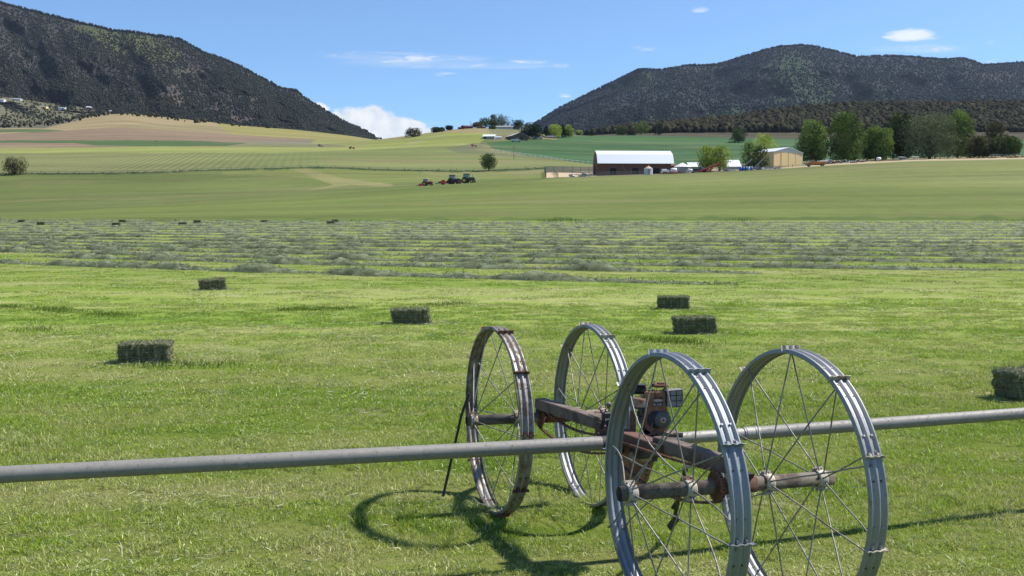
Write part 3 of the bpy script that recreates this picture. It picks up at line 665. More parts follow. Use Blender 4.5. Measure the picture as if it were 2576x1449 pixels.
redp = solid('red_paint', (.36, .035, .022), .5, 0, .25, 4, dirt=(.16, .05, .03), dirt_amt=.4)
redb = solid('red_barn', (.16, .022, .025), .8, 0, .3, 2)
black = solid('black_rubber', (.018, .018, .019), .85)
blackm = solid('black_metal', (.030, .030, .033), .5)
grey = solid('grey_metal', (.28, .29, .30), .55, .3, .2, 4)
lgrey = solid('pale_grey_metal', (.46, .47, .48), .5, .2, .12, 4)
green = solid('green_paint', (.018, .075, .022), .4)
dgreen = solid('dark_teal_paint', (.022, .050, .048), .4)
yellow = solid('yellow_paint', (.62, .42, .02), .45)
blue = solid('blue_plastic', (.02, .11, .36), .45)
orange = solid('orange_paint', (.60, .17, .015), .5, 0, .2, 5)
glass = solid('window_glass', (.09, .13, .145), .12, 0, .1, 2, spec=.9)
sand = solid('pen_sand', (.40, .31, .19), 1, 0, .12, .8)
pole_wood = solid('pole_wood', (.17, .14, .11), .95, 0, .3, 8)
def gable(m, x0, x1, y0, y1, z0, ze, zr, along='x'):
    """walls of a gabled shed; ridge along x or y"""
    if along == 'x':
        ym = (y0 + y1) / 2
        vs = [(x0, y0, z0), (x1, y0, z0), (x1, y1, z0), (x0, y1, z0), (x0, y0, ze), (x1, y0, ze), (x1, y1, ze), (x0, y1, ze), (x0, ym, zr), (x1, ym, zr)]
        fs = [(0, 1, 5, 4), (2, 3, 7, 6), (0, 4, 8, 7, 3), (1, 2, 6, 9, 5)]
    else:
        xm = (x0 + x1) / 2
        vs = [(x0, y0, z0), (x1, y0, z0), (x1, y1, z0), (x0, y1, z0), (x0, y0, ze), (x1, y0, ze), (x1, y1, ze), (x0, y1, ze), (xm, y0, zr), (xm, y1, zr)]
        fs = [(0, 1, 5, 8, 4), (2, 3, 7, 9, 6), (0, 4, 7, 3), (1, 2, 6, 5)]
    m.put(vs, fs)
def roofpoly(m, prof, a0, a1, along='x', th=.12):
    """thick roof sheet: prof of (offset, z) swept along the ridge"""
    n = len(prof); vs = []
    for a in (a0, a1):
        for (q, z) in prof: vs.append((a, q, z + th) if along == 'x' else (q, a, z + th))
        for (q, z) in prof: vs.append((a, q, z) if along == 'x' else (q, a, z))
    fs = []
    for i in range(n - 1):
        fs.append((i, i + 1, 2 * n + i + 1, 2 * n + i)); fs.append((n + i + 1, n + i, 3 * n + i, 3 * n + i + 1))
    for o in (0, 2 * n):
        for i in range(n - 1): fs.append((o + i, o + n + i, o + n + i + 1, o + i + 1))
    fs += [(0, 2 * n, 3 * n, n), (n - 1, 2 * n - 1, 4 * n - 1, 3 * n - 1)]
    m.put(vs, fs)
# big gambrel barn
Yb = 352.0; s = Yb / FPX
pl = on(1500, Yb); pr = on(1690, Yb); base_z = CAMZ + ray(1595, 443)[1] * Yb
L = (1690 - 1503) * s; cxb = float(pl[0] + pr[0]) / 2
bt = empty('gambrel_barn', (cxb, Yb, base_z), R_(3)); tag(bt, 'long dark wooden barn with shiny white gambrel metal roof and brown plank walls', 'barn')
zk = (443 - 389) * s; zr = (443 - 378) * s; ze = (443 - 410) * s; dpt = 10.5
m = MB(); prof = [(0, 0), (0, ze), (1.7, zk - .1), (dpt / 2, zr - .1), (dpt - 1.7, zk - .1), (dpt, ze), (dpt, 0)]
vs = [(x, y, z) for x in (-L / 2, L / 2) for (y, z) in prof]; n7 = 7
m.put(vs, [tuple(range(6, -1, -1)), tuple(range(7, 14)), (0, 7, 8, 1), (6, 5, 12, 13)]); m.build('wall', oldwood, bt)
m = MB(); roofpoly(m, [(-.9, ze - .35), (1.4, zk), (dpt / 2, zr), (dpt - 1.4, zk), (dpt + .9, ze - .35)], -L / 2 + .1, L / 2 + .9)
rf = m.build('roof', roofm, bt)
m = MB(); m.box((-L / 2 - .05, dpt * .5, ze * .45), (.1, 3, ze * .8)); m.build('door', dark, bt)
for x in (-.28, .02, .3): m = MB(); m.box((L * x, -.05, ze * .32), (2.2, .1, ze * .55)); m.build('opening', dark, bt)
m = MB(); m.box((-L * .13, -.25, ze * .52), (3.2, .12, .28), rot=(0, R_(50), 0)); m.build('brace', pole_wood, bt)
# lean-to, red
def simple_shed(name, label, cat, x, yb, Yd, wpx, hpx, dep, wallm, roofm_, rz=0, along='x', ridge=.25, over=.3, door=None, nwin=0, winm=None):
    p = on(x, Yd); sc = Yd / FPX; W_ = wpx * sc; Hh = hpx * sc; zb = float(p[2])
    zt = CAMZ + ray(x, yb - hpx)[1] * Yd; Hh = max(Hh * .7, zt - zb)
    t = empty(name, (float(p[0]), Yd, zb), rz); tag(t, label, cat)
    m = MB(); he = Hh * (1 - ridge); gable(m, -W_ / 2, W_ / 2, 0, dep, -.6, he, Hh, along); m.build('wall', wallm, t)
    m = MB()
    if along == 'x': roofpoly(m, [(-over, he - over * Hh * ridge / (dep / 2)), (dep / 2, Hh), (dep + over, he - over * Hh * ridge / (dep / 2))], -W_ / 2 - over, W_ / 2 + over, 'x')
    else: roofpoly(m, [(-W_ / 2 - over, he - over * Hh * ridge / (W_ / 2)), (0, Hh), (W_ / 2 + over, he - over * Hh * ridge / (W_ / 2))], -over, dep + over, 'y')
    m.build('roof', roofm_, t)
    if door: m = MB(); m.box((door * W_, -.03, he * .4), (W_ * .18, .06, he * .8)); m.build('door', dark, t)
    for i in range(nwin): m = MB(); m.box((W_ * ((i + .5) / nwin - .5) * .85, -.04, he * .58), (W_ * .07, .06, he * .3)); m.build('window', winm or glass, t)
    return t
simple_shed('lean_to_shed', 'low rust red shed joined to the right end of the gambrel barn', 'shed', 1704, 438, 355, 34, 24, 5, redb, solid('rusty_roof', (.20, .07, .04), .8, 0, .3, 3), 0, 'x', .15, .2, door=.1)
# tan machine shed
Yt = 356.0; st = Yt / FPX; p = on(1982, Yt); zb = CAMZ + ray(1982, 419)[1] * Yt; Wt = 102 * st; he = 35 * st; hr = 47 * st
t = empty('machine_shed', (float(p[0]), Yt, zb), R_(32)); tag(t, 'tan metal machine shed with pale gable roof and four tall door panels', 'shed')
DL = 11
m = MB(); gable(m, -Wt / 2, Wt / 2, 0, DL, -1.5, he, hr, 'y'); m.build('wall', tan, t)
m = MB(); m.put([(-Wt / 2, -.02, he), (Wt / 2, -.02, he), (0, -.02, hr)], [(0, 1, 2)]); m.build('gable', solid('gable_grey', (.50, .50, .46), .5, 0, .05), t)
m = MB(); roofpoly(m, [(-Wt / 2 - .3, he - .05), (0, hr + .05), (Wt / 2 + .3, he - .05)], -.4, DL + .3, 'y', .14); m.build('roof', roofm, t)
for i in range(4): m = MB(); m.box(((-.375 + .25 * i) * Wt, -.08 - .05 * (i % 2), he * .47), (Wt * .25 - .06, .07, he * .95)); d_ = m.build('sliding_door', tan, t)
for xx in (-.5, -.25, 0, .5): m = MB(); m.box((xx * Wt, -.17, he * .48), (.13 if abs(xx) > .4 else .10, .05, he)); m.build('trim', white if abs(xx) > .4 else blackm, t)
# low white roofed building and grain hut etc
simple_shed('low_shed', 'low shed with plain white roof between the lime green trees and the tan shed', 'shed', 1846, 423, 362, 34, 22, 8, lgrey, roofm, 0, 'x', .7, .3)
simple_shed('open_shed', 'small white topped shed half hidden by the lime green trees', 'shed', 1748, 432, 360, 30, 24, 6, greywood, roofm, 0, 'x', .5, .2)
def bin_(name, label, x, yb, Yd, wpx, hw, hr_, wallm, roofmat, n=18):
    p = on(x, Yd); sc = Yd / FPX; r = wpx * sc / 2; zb = float(p[2]); zt = CAMZ + ray(x, yb - hw - hr_)[1] * Yd; hh = zt - zb; cone = hr_ * sc
    t = empty(name, (float(p[0]), Yd, zb)); tag(t, label, 'grain bin')
    m = MB(); m.rev([(-.3, r), (hh - cone, r)], (0, 0, 0), (0, 0, 1), n, smooth=False); m.build('wall', wallm, t)
    m = MB(); m.rev([(hh - cone - .05, r * 1.06), (hh - .12, .25), (hh, .22), (hh + .02, 0)], (0, 0, 0), (0, 0, 1), n, smooth=False); m.build('roof', roofmat, t)
    m = MB(); m.box((0, -r - .02, (hh - cone) * .45), (r * .5, .08, (hh - cone) * .8)); m.build('door', greywood, t)
bin_('grain_bin', 'small round grain bin with rusty tan cone roof in front of the barn', 1631, 438, 336, 22, 14, 7, lgrey, solid('rust_roof', (.40, .29, .21), .7, 0, .2, 2))
bin_('grain_bin', 'wide pale round bin with shallow white cone roof right of the barn', 1716, 438, 340, 42, 18, 11, greywood, white)
# corral: board fences and sandy pen
def board_fence(name, label, pts, h, nb, mat, post=True, sp=2.4, group=None, closed_boards=False):
    a0 = Vector(tuple(map(float, pts[0]))); t = empty(name, a0); tag(t, label, 'fence', group)
    for k in range(len(pts) - 1):
        a = Vector(tuple(map(float, pts[k]))) - a0; b = Vector(tuple(map(float, pts[k + 1]))) - a0; d = b - a; Ln = d.length; yaw = math.atan2(d.y, d.x); n = max(1, int(Ln / sp))
        for i in range(n + 1):
            q = a + d * i / n; m = MB(); m.box((q.x, q.y, q.z + h / 2 - .1), (.14, .14, h + .2), rot=(0, 0, yaw)); m.build('post', pole_wood, t)
        m = MB()
        for j in range(nb):
            z = h * (j + .6) / nb; m.tube([a + Vector((0, 0, z)), b + Vector((0, 0, z))], h / nb * (.40 if closed_boards else .12), 4)
        m.build('rail', mat, t)
    return t
P_ = lambda x, y, lo=300, hi=520: ground(x, y, lo, hi)
fa = on(1370, 392); fb = on(1440, 380); fc = on(1502, 368)
board_fence('board_fence', 'long grey board fence at the back of the sandy pen', [fa, fb, fc], 2.4, 6, greywood, closed_boards=True, sp=4.0)
fd = on(1374, 345)
board_fence('board_fence', 'short pale board fence at the left side of the sandy pen', [on(1371, 388), fd], 1.9, 5, lgrey, sp=3)
board_fence('rail_fence', 'dark slanting rail dividing the sandy pen', [on(1393, 384), on(1404, 345)], 1.5, 3, pole_wood, sp=6)
board_fence('wire_fence', 'grey fence and railings along the front of the dark barn', [on(1502, 343), on(1560, 341), on(1625, 338)], 1.6, 7, grey, sp=1.2)
# the pen floor follows the land
xa = np.linspace(1374, 1500, 24); Yq = np.linspace(346, 386, 8); Vp = []
for Yd in Yq:
    for x in xa: q = on(x, Yd); Vp.append((q[0], q[1], q[2] + .06))
idx = np.arange(24 * 8).reshape(8, 24); q4 = np.stack([idx[:-1, :-1], idx[:-1, 1:], idx[1:, 1:], idx[1:, :-1]], -1).reshape(-1, 4)
tag(obj('pen_floor', np_mesh('pen_floor', Vp, q4, sand, True)), kind='structure')
# right rail fence and dry bank
board_fence('rail_fence', 'pale rail fence by the bushes at the right edge of the picture', [on(2490, 378), on(2540, 377), on(2600, 376)], 1.5, 3, lgrey, sp=3)
board_fence('wire_fence', 'thin post fence running in front of the tan shed', [on(1880, 332), on(1960, 332), on(2060, 332)], 1.1, 3, grey, sp=3.5)
xq = np.linspace(1960, 2600, 60); Vp = []
for k in range(5):
    for x in xq:
        Yd = 322 + k * 7 + (x - 1960) * .015; q = on(x, Yd); hgt = math.sin(math.pi * k / 4) * .5 * (.5 + .6 * mnoise.noise((x * .03, 2, 0)) + .4); Vp.append((q[0], q[1], q[2] + hgt - .06))
idx = np.arange(300).reshape(5, 60); q4 = np.stack([idx[:-1, :-1], idx[:-1, 1:], idx[1:, 1:], idx[1:, :-1]], -1).reshape(-1, 4)
tag(obj('bank', np_mesh('bank', Vp, q4, solid('dry_bank', (.30, .235, .13), 1, 0, .3, .6), True)), kind='structure')
gdry = np.random.default_rng(40)
xs_ = 2600 - abs(gdry.normal(0, 62, 260)); Qd = np.array([on(x, 350 + gdry.uniform(0, 40)) for x in xs_])
tag(crowns('dry_brush', Qd, gdry.uniform(.12, .5, 260), leafmat('dry_brush_leaf', (.20, .17, .08), (.33, .27, .13), .2), 41), 'dry tan brush on the bank under the farm trees', 'brush', None, 'stuff')
# lone farm things
def wheel(m_t, m_r, parent, c, r, wd, axis=(0, 1, 0), name='wheel', hub=.55):
    m = MB(); m.rev([(-wd / 2, r * .55), (-wd / 2, r * .9), (-wd * .35, r), (wd * .35, r), (wd / 2, r * .9), (wd / 2, r * .55)], c, axis, 22); o = m.build(name, m_t, parent)
    m = MB(); m.rev([(-wd * .42, 0), (-wd * .42, r * hub), (wd * .42, r * hub), (wd * .42, 0)], c, axis, 16, smooth=False); m.build('rim', m_r, o); return o
def tractor(x, yb, Yd, rz, label, body, sc=1.0, rims=yellow):
    p = on(x, Yd); t = empty('tractor', lift(p, 0), rz); tag(t, label, 'tractor', 'tractors parked with balers'); t.scale = (sc,) * 3
    for yy_ in (-.85, .85): wheel(black, rims, t, (-.5, yy_, .82), .84, .42)
    for yy_ in (-.8, .8): wheel(black, rims, t, (1.75, yy_, .5), .52, .3)
    m = MB(); m.box((.1, 0, .95), (1.9, .9, .5), bev=.06); m.box((1.45, 0, 1.0), (1.6, .42, .3)); m.build('chassis', blackm, t)
    m = MB(); m.box((1.45, 0, 1.42), (1.75, .72, .55), bev=.12); m.build('hood', body, t)
    m = MB(); m.box((2.34, 0, 1.35), (.06, .6, .55)); m.build('grille', blackm, t)
    m = MB(); m.cyl((1.5, .25, 1.6), (1.5, .25, 2.5), .05, 8); m.build('exhaust', blackm, t)
    m = MB(); m.box((-.15, 0, 2.0), (1.35, 1.3, 1.15), bev=.08); c_ = m.build('cab', glass, t)
    m = MB()
    for a in (-.82, .5):
        for b_ in (-.64, .64): m.box((a, b_, 2.0), (.09, .09, 1.25))
    m.box((-.15, 0, 1.42), (1.45, 1.36, .1)); m.build('cab_frame', body, c_)
    m = MB(); m.box((-.15, 0, 2.66), (1.6, 1.45, .14), bev=.05); m.build('cab_roof', dgreen if body is not redp else white, c_)
    for yy_ in (-.85, .85): m = MB(); m.box((-.5, yy_, 1.72), (1.3, .5, .08), bev=.03); m.build('fender', body, t)
    m = MB(); m.box((2.36, .2, 1.5), (.04, .14, .1)); m.build('headlight', white, t); m = MB(); m.box((2.36, -.2, 1.5), (.04, .14, .1)); m.build('headlight', white, t)
    return t
def baler(x, Yd, rz, label, sc=1.0):
    p = on(x, Yd); t = empty('baler', lift(p, 0), rz); tag(t, label, 'baler', 'red balers behind the tractors'); t.scale = (sc,) * 3
    m = MB(); m.prism([(-2.2, .55), (1.6, .55), (1.6, 1.15), (.6, 1.25), (.2, 1.75), (-.8, 1.8), (-1.1, 1.3), (-2.2, 1.2)], -.55, .35); m.build('chamber', redp, t)
    m = MB(); m.box((-.1, -1.15, .65), (1.3, 1.2, .6), bev=.08); m.build('pickup', redp, t)
    m = MB(); m.rev([(-.06, .0), (-.06, .42), (.06, .42), (.06, 0)], (1.0, .5, 1.2), (0, 1, 0), 16); m.build('flywheel', blackm, t)
    m = MB(); m.box((2.2, .1, .6), (1.6, .14, .14)); m.build('drawbar', blackm, t)
    m = MB(); m.prism([(-3.4, .35), (-2.2, .55), (-2.2, .75), (-3.4, .5)], -.4, .3); m.build('chute', blackm, t)
    wheel(black, white, t, (-.5, .7, .42), .42, .25); wheel(black, white, t, (-.5, -1.5, .42), .42, .25)
    return t
tractor(1072, 467, 310, R_(-14), 'leftmost tractor with dark cab standing apart from the other two', redp, .88)
tractor(1139, 464, 306, R_(-20), 'middle tractor with grey blue glass cab between two red balers', dgreen, 1.04, black)
tractor(1175, 461, 306, R_(-22), 'rightmost tractor with yellow wheel rims, green body', green, 1.08)
baler(1060, 309, R_(-10), 'small red baler behind the leftmost tractor', .5)
baler(1118, 308, R_(-10), 'red baler hitched left of the middle tractor', .85)
baler(1157, 306, R_(-10), 'red baler between the middle and rightmost tractors', .8)
# machinery by the barn
def truck(name, label, cat, x, Yd, rz, body, sc=1.0, bed=None):
    p = on(x, Yd); t = empty(name, lift(p, 0), rz); tag(t, label, cat); t.scale = (sc,) * 3
    m = MB(); m.prism([(.3, .6), (2.9, .6), (2.9, 1.25), (1.9, 1.35), (1.55, 2.1), (.3, 2.1)], -.95, .95); c = m.build('cab', body, t)
    m = MB(); m.prism([(.5, 1.4), (1.8, 1.4), (1.5, 2.0), (.5, 2.0)], -.97, .97); m.build('window', glass, c)
    m = MB(); m.box((-1.5, 0, 1.1), (3.5, 2.0, .8), bev=.04); m.build('bed', bed or body, t)
    m = MB(); m.box((.2, 0, .6), (5.8, .9, .2)); m.build('chassis', blackm, t)
    for a in (-2.0, 2.1):
        for b_ in (-.9, .9): wheel(black, grey, t, (a, b_, .45), .45, .28)
    for b_ in (-.6, .6): m = MB(); m.box((2.92, b_, 1.0), (.05, .25, .18)); m.build('headlight', white, t)
    return t
truck('farm_truck', 'dark flatbed farm truck parked between the white bin and the red machinery', 'truck', 1758, 334, R_(6), blackm, 1.0, blackm)
truck('pickup_truck', 'white pickup parked between the two grain bins', 'truck', 1672, 338, R_(95), white, .9)
truck('farm_truck', 'orange old farm truck parked right of the tan shed', 'truck', 2052, 321, R_(170), orange, 1.0, orange)
truck('pickup_truck', 'white vehicle half hidden under the tall trees', 'truck', 2078, 352, R_(15), white, .9, white)
def elevator(name, label, x0, x1, Yd, z0, z1, mat, wd=.5):
    a = on(x0, Yd); b_ = on(x1, Yd); t = empty(name, lift(a, 0)); tag(t, label, 'conveyor')
    d = Vector((float(b_[0] - a[0]), 0, 0)); pa = Vector((0, 0, z0)); pb = Vector((d.x, .5, float(b_[2] - a[2]) + z1))
    m = MB(); m.tube([pa, pb], wd / 2, 4); m.build('chute', mat, t)
    m = MB(); mid = pa.lerp(pb, .6); m.tube([mid, (mid.x - .5, -.7, 0)], .05, 5); m.tube([mid, (mid.x - .5, .7, 0)], .05, 5); m.build('leg', mat, t)
    m = MB(); m.tube([mid, (pa.x + (pb.x - pa.x) * .25, 0, .3)], .05, 5); m.build('brace', mat, t)
    for yy_ in (-.7, .7): wheel(black, mat, t, (mid.x - .5, yy_, .3), .3, .15)
    return t
elevator('hay_elevator', 'bright red slanted hay elevator in front of the lime green trees', 1758, 1812, 333, .5, 2.9, redp, .8)
elevator('grain_auger', 'grey slanting auger leaning up at the tan shed, left one', 1858, 1893, 338, .4, 3.8, grey, .4)
elevator('grain_auger', 'grey slanting auger leaning up at the tan shed, right one', 1893, 1922, 338, .4, 3.8, grey, .4)
baler(1778, 334, R_(8), 'red farm implement below the lime green trees', .9)
for k, (x, lb, mt) in enumerate([(1863, 'blue barrel at the left end of the row by the field edge', blue), (1870, 'blue barrel second in the row by the field edge', blue), (1877, 'blue barrel in the middle of the row by the field edge', blue), (1884, 'pale barrel between blue barrels by the field edge', white), (1890, 'blue barrel at the right end of the row by the field edge', blue)]):
    p = on(x, 322); t = empty('barrel', lift(p, .1)); tag(t, lb, 'barrel', 'barrels by the field edge')
    m = MB(); m.rev([(0, 0), (0, .42), (.35, .45), (.4, .47), (.8, .47), (.85, .45), (1.3, .42), (1.3, 0)], (0, 0, 0), (0, 0, 1), 14); m.build('drum', mt, t)
    m = MB(); m.rev([(1.26, .43), (1.34, .43), (1.34, .36)], (0, 0, 0), (0, 0, 1), 14); m.build('lid', grey, t)
def tank(x, Yd, r, L_, label, mat):
    p = on(x, Yd); t = empty('tank', lift(p, 0)); tag(t, label, 'tank')
    m = MB(); m.rev([(-L_ / 2, 0), (-L_ / 2 + .1 * r, r * .7), (-L_ / 2 + .4 * r, r), (L_ / 2 - .4 * r, r), (L_ / 2 - .1 * r, r * .7), (L_ / 2, 0)], (0, 0, r + .5), (1, 0, .0), 18); m.build('shell', mat, t)
    m = MB()
    for a in (-.3, .3): m.box((a * L_, 0, .35), (.2, r * 1.5, .7))
    m.build('stand', grey, t)
tank(1695, 336, .8, 2.2, 'short white tank left of the wide pale bin', white); tank(2210, 352, .6, 1.6, 'white tank seen between trunks of the farm trees', white)
tank(1736, 333, .55, 1.6, 'small white tank beside the dark farm truck', white)
gj = np.random.default_rng(77)
def pile(name, label, cat, x, Yd, wpx, mats, n, hmax, kind='plank'):
    p = on(x, Yd); W_ = wpx / FPX * Yd; t = empty(name, lift(p, 0)); tag(t, label, cat)
    for mi, mt in enumerate(mats):
        for i in range(n):
            m = MB(); xx = gj.uniform(-W_ / 2, W_ / 2); q = on(x, Yd); z = gj.uniform(.1, hmax)
            m.box((xx, gj.uniform(-1.5, 1.5), z), (gj.uniform(.4, 2.4), gj.uniform(.1, .5), gj.uniform(.08, .4)), rot=(gj.uniform(-.2, .2), gj.uniform(-.25, .25), gj.uniform(-1.2, 1.2)))
            m.build(['board', 'plank', 'scrap_piece'][mi % 3], mt, t)
    return t
pile('scrap_pile', 'grey scrap and stacked boards under the tall farm trees', 'pile', 2150, 344, 90, [grey, pole_wood, lgrey], 16, 1.0)
pile('scrap_pile', 'dark scrap parts left of the orange truck under the trees', 'pile', 2092, 345, 50, [blackm, grey, redb], 9, 1.0)
pile('board_pile', 'pale boards and pipes lying before the tan shed', 'pile', 1945, 328, 60, [lgrey, grey, white], 9, .5)
pile('board_pile', 'pale planks lying right of the red elevator', 'pile', 1834, 330, 40, [lgrey, white, pole_wood], 8, .5)
pile('implement_parts', 'dark implement parts in front of the corral', 'pile', 1462, 336, 56, [blackm, grey, lgrey], 8, 1.1)
pile('scrap_pile', 'rusty bits beside the barn lean to', 'pile', 1690, 336, 34, [redb, redp, grey], 6, 1.0)
for i, x in enumerate((2268, 2300)):
    p = on(x, 352); t = empty('irrigation_wheel_frame' if 0 else 'wheel_rake', lift(p, 0)); tag(t, ['pale curved hoop implement under the dark farm tree, left one', 'pale curved hoop implement beside the big willow trunk'][i], 'implement')
    m = MB()
    for k in range(3): m.tube([(k * .9 - .9 + .9 * math.cos(a), .2 * k, .75 + .7 * math.sin(a)) for a in np.linspace(0, math.pi, 12)], .06, 5)
    m.build('hoop', lgrey, t); m = MB(); m.box((0, .2, .5), (3.6, .1, .1)); m.build('frame', lgrey, t)
# post and wire fence along the ditch below the striped field
fp = [ground(x, interp(x, [(-400, 438), (0, 437), (300, 436), (600, 426), (800, 421), (1000, 428), (1200, 431), (1370, 423)]) , 380, 520) for x in np.linspace(60, 1366, 16)]
board_fence('wire_fence', 'long thin wire fence with small posts below the striped field', fp, 1.2, 3, grey, sp=7)
# poles
def pole(x, yb, yt, Yd, label, arms=True):
    p = on(x, Yd); h = CAMZ + ray(x, yt)[1] * Yd - float(p[2]); t = empty('utility_pole', lift(p, 0)); tag(t, label, 'pole')
    m = MB(); m.tube([(0, 0, -.5), (0, 0, h)], [.18, .12], 8); m.build('post', pole_wood, t)
    if arms: m = MB(); m.box((0, 0, h - .7), (2.0, .12, .14)); m.build('crossarm', pole_wood, t)
pole(394, 376, 352, 655, 'utility pole standing on the brown field above the striped field'); pole(1293, 389, 366, 520, 'utility pole beside the dark green field')
pole(1184, 324, 305, 880, 'thin utility pole above the red hill barn'); pole(1652, 341, 310, 930, 'utility pole in front of the woodland'); pole(1808, 442, 418, 345, 'pole beside the red machinery', False)
pole(1652 - 21, 437, 411, 345, 'pole standing right of the small rusty bin', False)
# hill farm buildings
gy = lambda x, y: float(ground(x, y, 560, 870)[1])
simple_shed('small_barn', 'small grey barn with white gable roof on the hillside below the hilltop farm', 'barn', 1229, 351, gy(1229, 350), 30, 14, 9, greywood, roofm, R_(-8), 'x', .45, .3, door=-.3)
simple_shed('shed', 'tiny white shed right of the small white roofed hillside barn', 'shed', 1254, 350, gy(1254, 350), 15, 7, 5, white, roofm, 0, 'x', .3, .2)
simple_shed('gabled_barn', 'brown gabled barn with grey roof on the hillside', 'barn', 1309, 354, gy(1309, 353), 44, 21, 12, solid('brown_wood', (.10, .075, .055), .95, 0, .3, .6), solid('grey_roof', (.33, .32, .31), .8, 0, .15, .5), R_(24), 'y', .45, .4, door=.05)
simple_shed('red_barn', 'red gambrel barn on the hilltop skyline', 'barn', 1179, 331, 872, 24, 13, 10, redb, solid('grey_barn_roof', (.12, .10, .12), .7), R_(20), 'x', .4, .3, door=.25)
simple_shed('red_shed', 'smaller low red shed left of the hilltop red barn', 'shed', 1158, 331, 872, 12, 8, 6, redb, solid('red_shed_roof', (.13, .05, .05), .8), 0, 'x', .3, .3)
simple_shed('farm_house', 'long low grey house with dark windows on the hilltop', 'house', 1262, 329, 872, 56, 13, 10, lgrey, solid('house_roof', (.22, .19, .20), .8), 0, 'x', .45, .6, nwin=7)
simple_shed('farm_house', 'shorter grey brown house right of the long hilltop house', 'house', 1296, 329, 878, 24, 14, 10, greywood, solid('house_roof_b', (.22, .20, .20), .8), R_(-20), 'x', .5, .6, nwin=2)
simple_shed('red_shed', 'low dark red shed in front of the hilltop grove', 'shed', 1211, 331, 868, 20, 6, 6, redb, solid('red_roof_c', (.16, .05, .05), .8), 0, 'x', .3, .3)
truck('parked_car', 'white and dark cars parked beneath the hillside trees', 'car', 1352, gy(1352, 350), R_(0), white, 1.2); truck('parked_car', 'white car parked below the pale green trees on the rise', 'car', 1387, gy(1387, 348), R_(0), white, 1.2)
truck('pickup_truck', 'light pickup in front of the brown gabled barn', 'truck', 1298, gy(1298, 357), R_(5), white, 1.1)
simple_shed('mobile_home', 'low pale building line behind trees on the rise', 'house', 1440, 345, 905, 26, 5, 5, lgrey, lgrey, 0, 'x', .2, .1)
# houses on the bench under the left mountain
for i, (x, y, wp, hp, lb) in enumerate([(9, 254, 9, 5, 'tiny white house at the left end of the bench below the mountain'), (41, 252, 20, 4, 'small pale long house second from left on the bench'), (108, 272, 18, 5, 'small white house third from left on the bench below the mountain'), (158, 274, 16, 4, 'pale low house in the middle of the bench scrub'), (224, 274, 11, 6, 'tiny white house with grey roof right of the middle of the bench'), (306, 286, 20, 6, 'pale blue grey house beside the tan hilltop'), (284, 283, 16, 6, 'tan house just left of the pale blue house'), (536, 312, 10, 4, 'short white trailer at the top of the dirt track'), (552, 311, 18, 4, 'long white trailer at the top of the dirt track')]):
    # stand them on the bench surface
    d2 = (PB[..., 0] / PB[..., 1] * FPX + CXP - x) ** 2; ixb, iyb = to_img(PB[:-12, :, 0], PB[:-12, :, 1], PB[:-12, :, 2]); k = np.argmin((ixb - x) ** 2 + (iyb - y) ** 2); q = PB[:-12].reshape(-1, 3)[k]
    Yd = float(q[1]); sc = Yd / FPX; t = empty('distant_house', tuple(map(float, q)), 0); tag(t, lb, 'house', 'small houses on the bench')
    m = MB(); gable(m, -wp * sc / 2, wp * sc / 2, -6, 6, -3, hp * sc * .6, hp * sc, 'x'); m.build('wall', [white, lgrey, tan][i % 3] if i not in (7, 8) else white, t)
    m = MB(); roofpoly(m, [(-6.5, hp * sc * .57), (0, hp * sc), (6.5, hp * sc * .57)], -wp * sc / 2 - .5, wp * sc / 2 + .5); m.build('roof', [lgrey, roofm, grey][i % 3] if i < 7 else roofm, t)
# wire line of the far sprinkler across the dark green field
pts = [on(x, Yd) for x, Yd in zip(np.linspace(1240, 1500, 40), np.linspace(600, 480, 40))]; a0 = pts[0]
t = empty('irrigation_line', lift(a0, 0)); tag(t, 'thin pale wheel line sprinkler across the bottom of the dark green field', 'irrigation line')
m = MB(); rp = [(float(q[0] - a0[0]), float(q[1] - a0[1]), float(q[2] - a0[2]) + .9) for q in pts]; m.tube(rp, .09, 5); m.build('pipe', white, t)
for q in rp[::2]: m = MB(); m.tube([(q[0] + .6 * math.sin(a) * .5, q[1] + .6 * math.sin(a) * .86, q[2] - .3 + .6 * math.cos(a)) for a in np.linspace(0, 2 * math.pi, 17)[:-1]], .04, 4, closed=True); m.build('wheel', white, t)
# rusty implement and cattle dark spots along the far fence
for i, (x, Yd, lb) in enumerate([(886, 640, 'rust red implement left in the grass by the far track'), (1192, 645, 'dark red implement right of the rough bank'), (806, 700, 'dark grey machine near the far track, left of the rust red one')]):
    p = on(x, Yd); t = empty('implement', lift(p, 0), i * .5); tag(t, lb, 'implement')
    mt = redp if i < 2 else blackm
    m = MB(); m.box((0, 0, .9), (3.6, 1.2, .5), bev=.08); m.prism([(-2, .8), (-.4, .8), (-.4, 2.0), (-1.6, 1.5)], -.4, .4); m.build('frame', mt, t)
    for a in (-1.2, 1.2): wheel(black, mt, t, (a, -.8, .5), .5, .2)

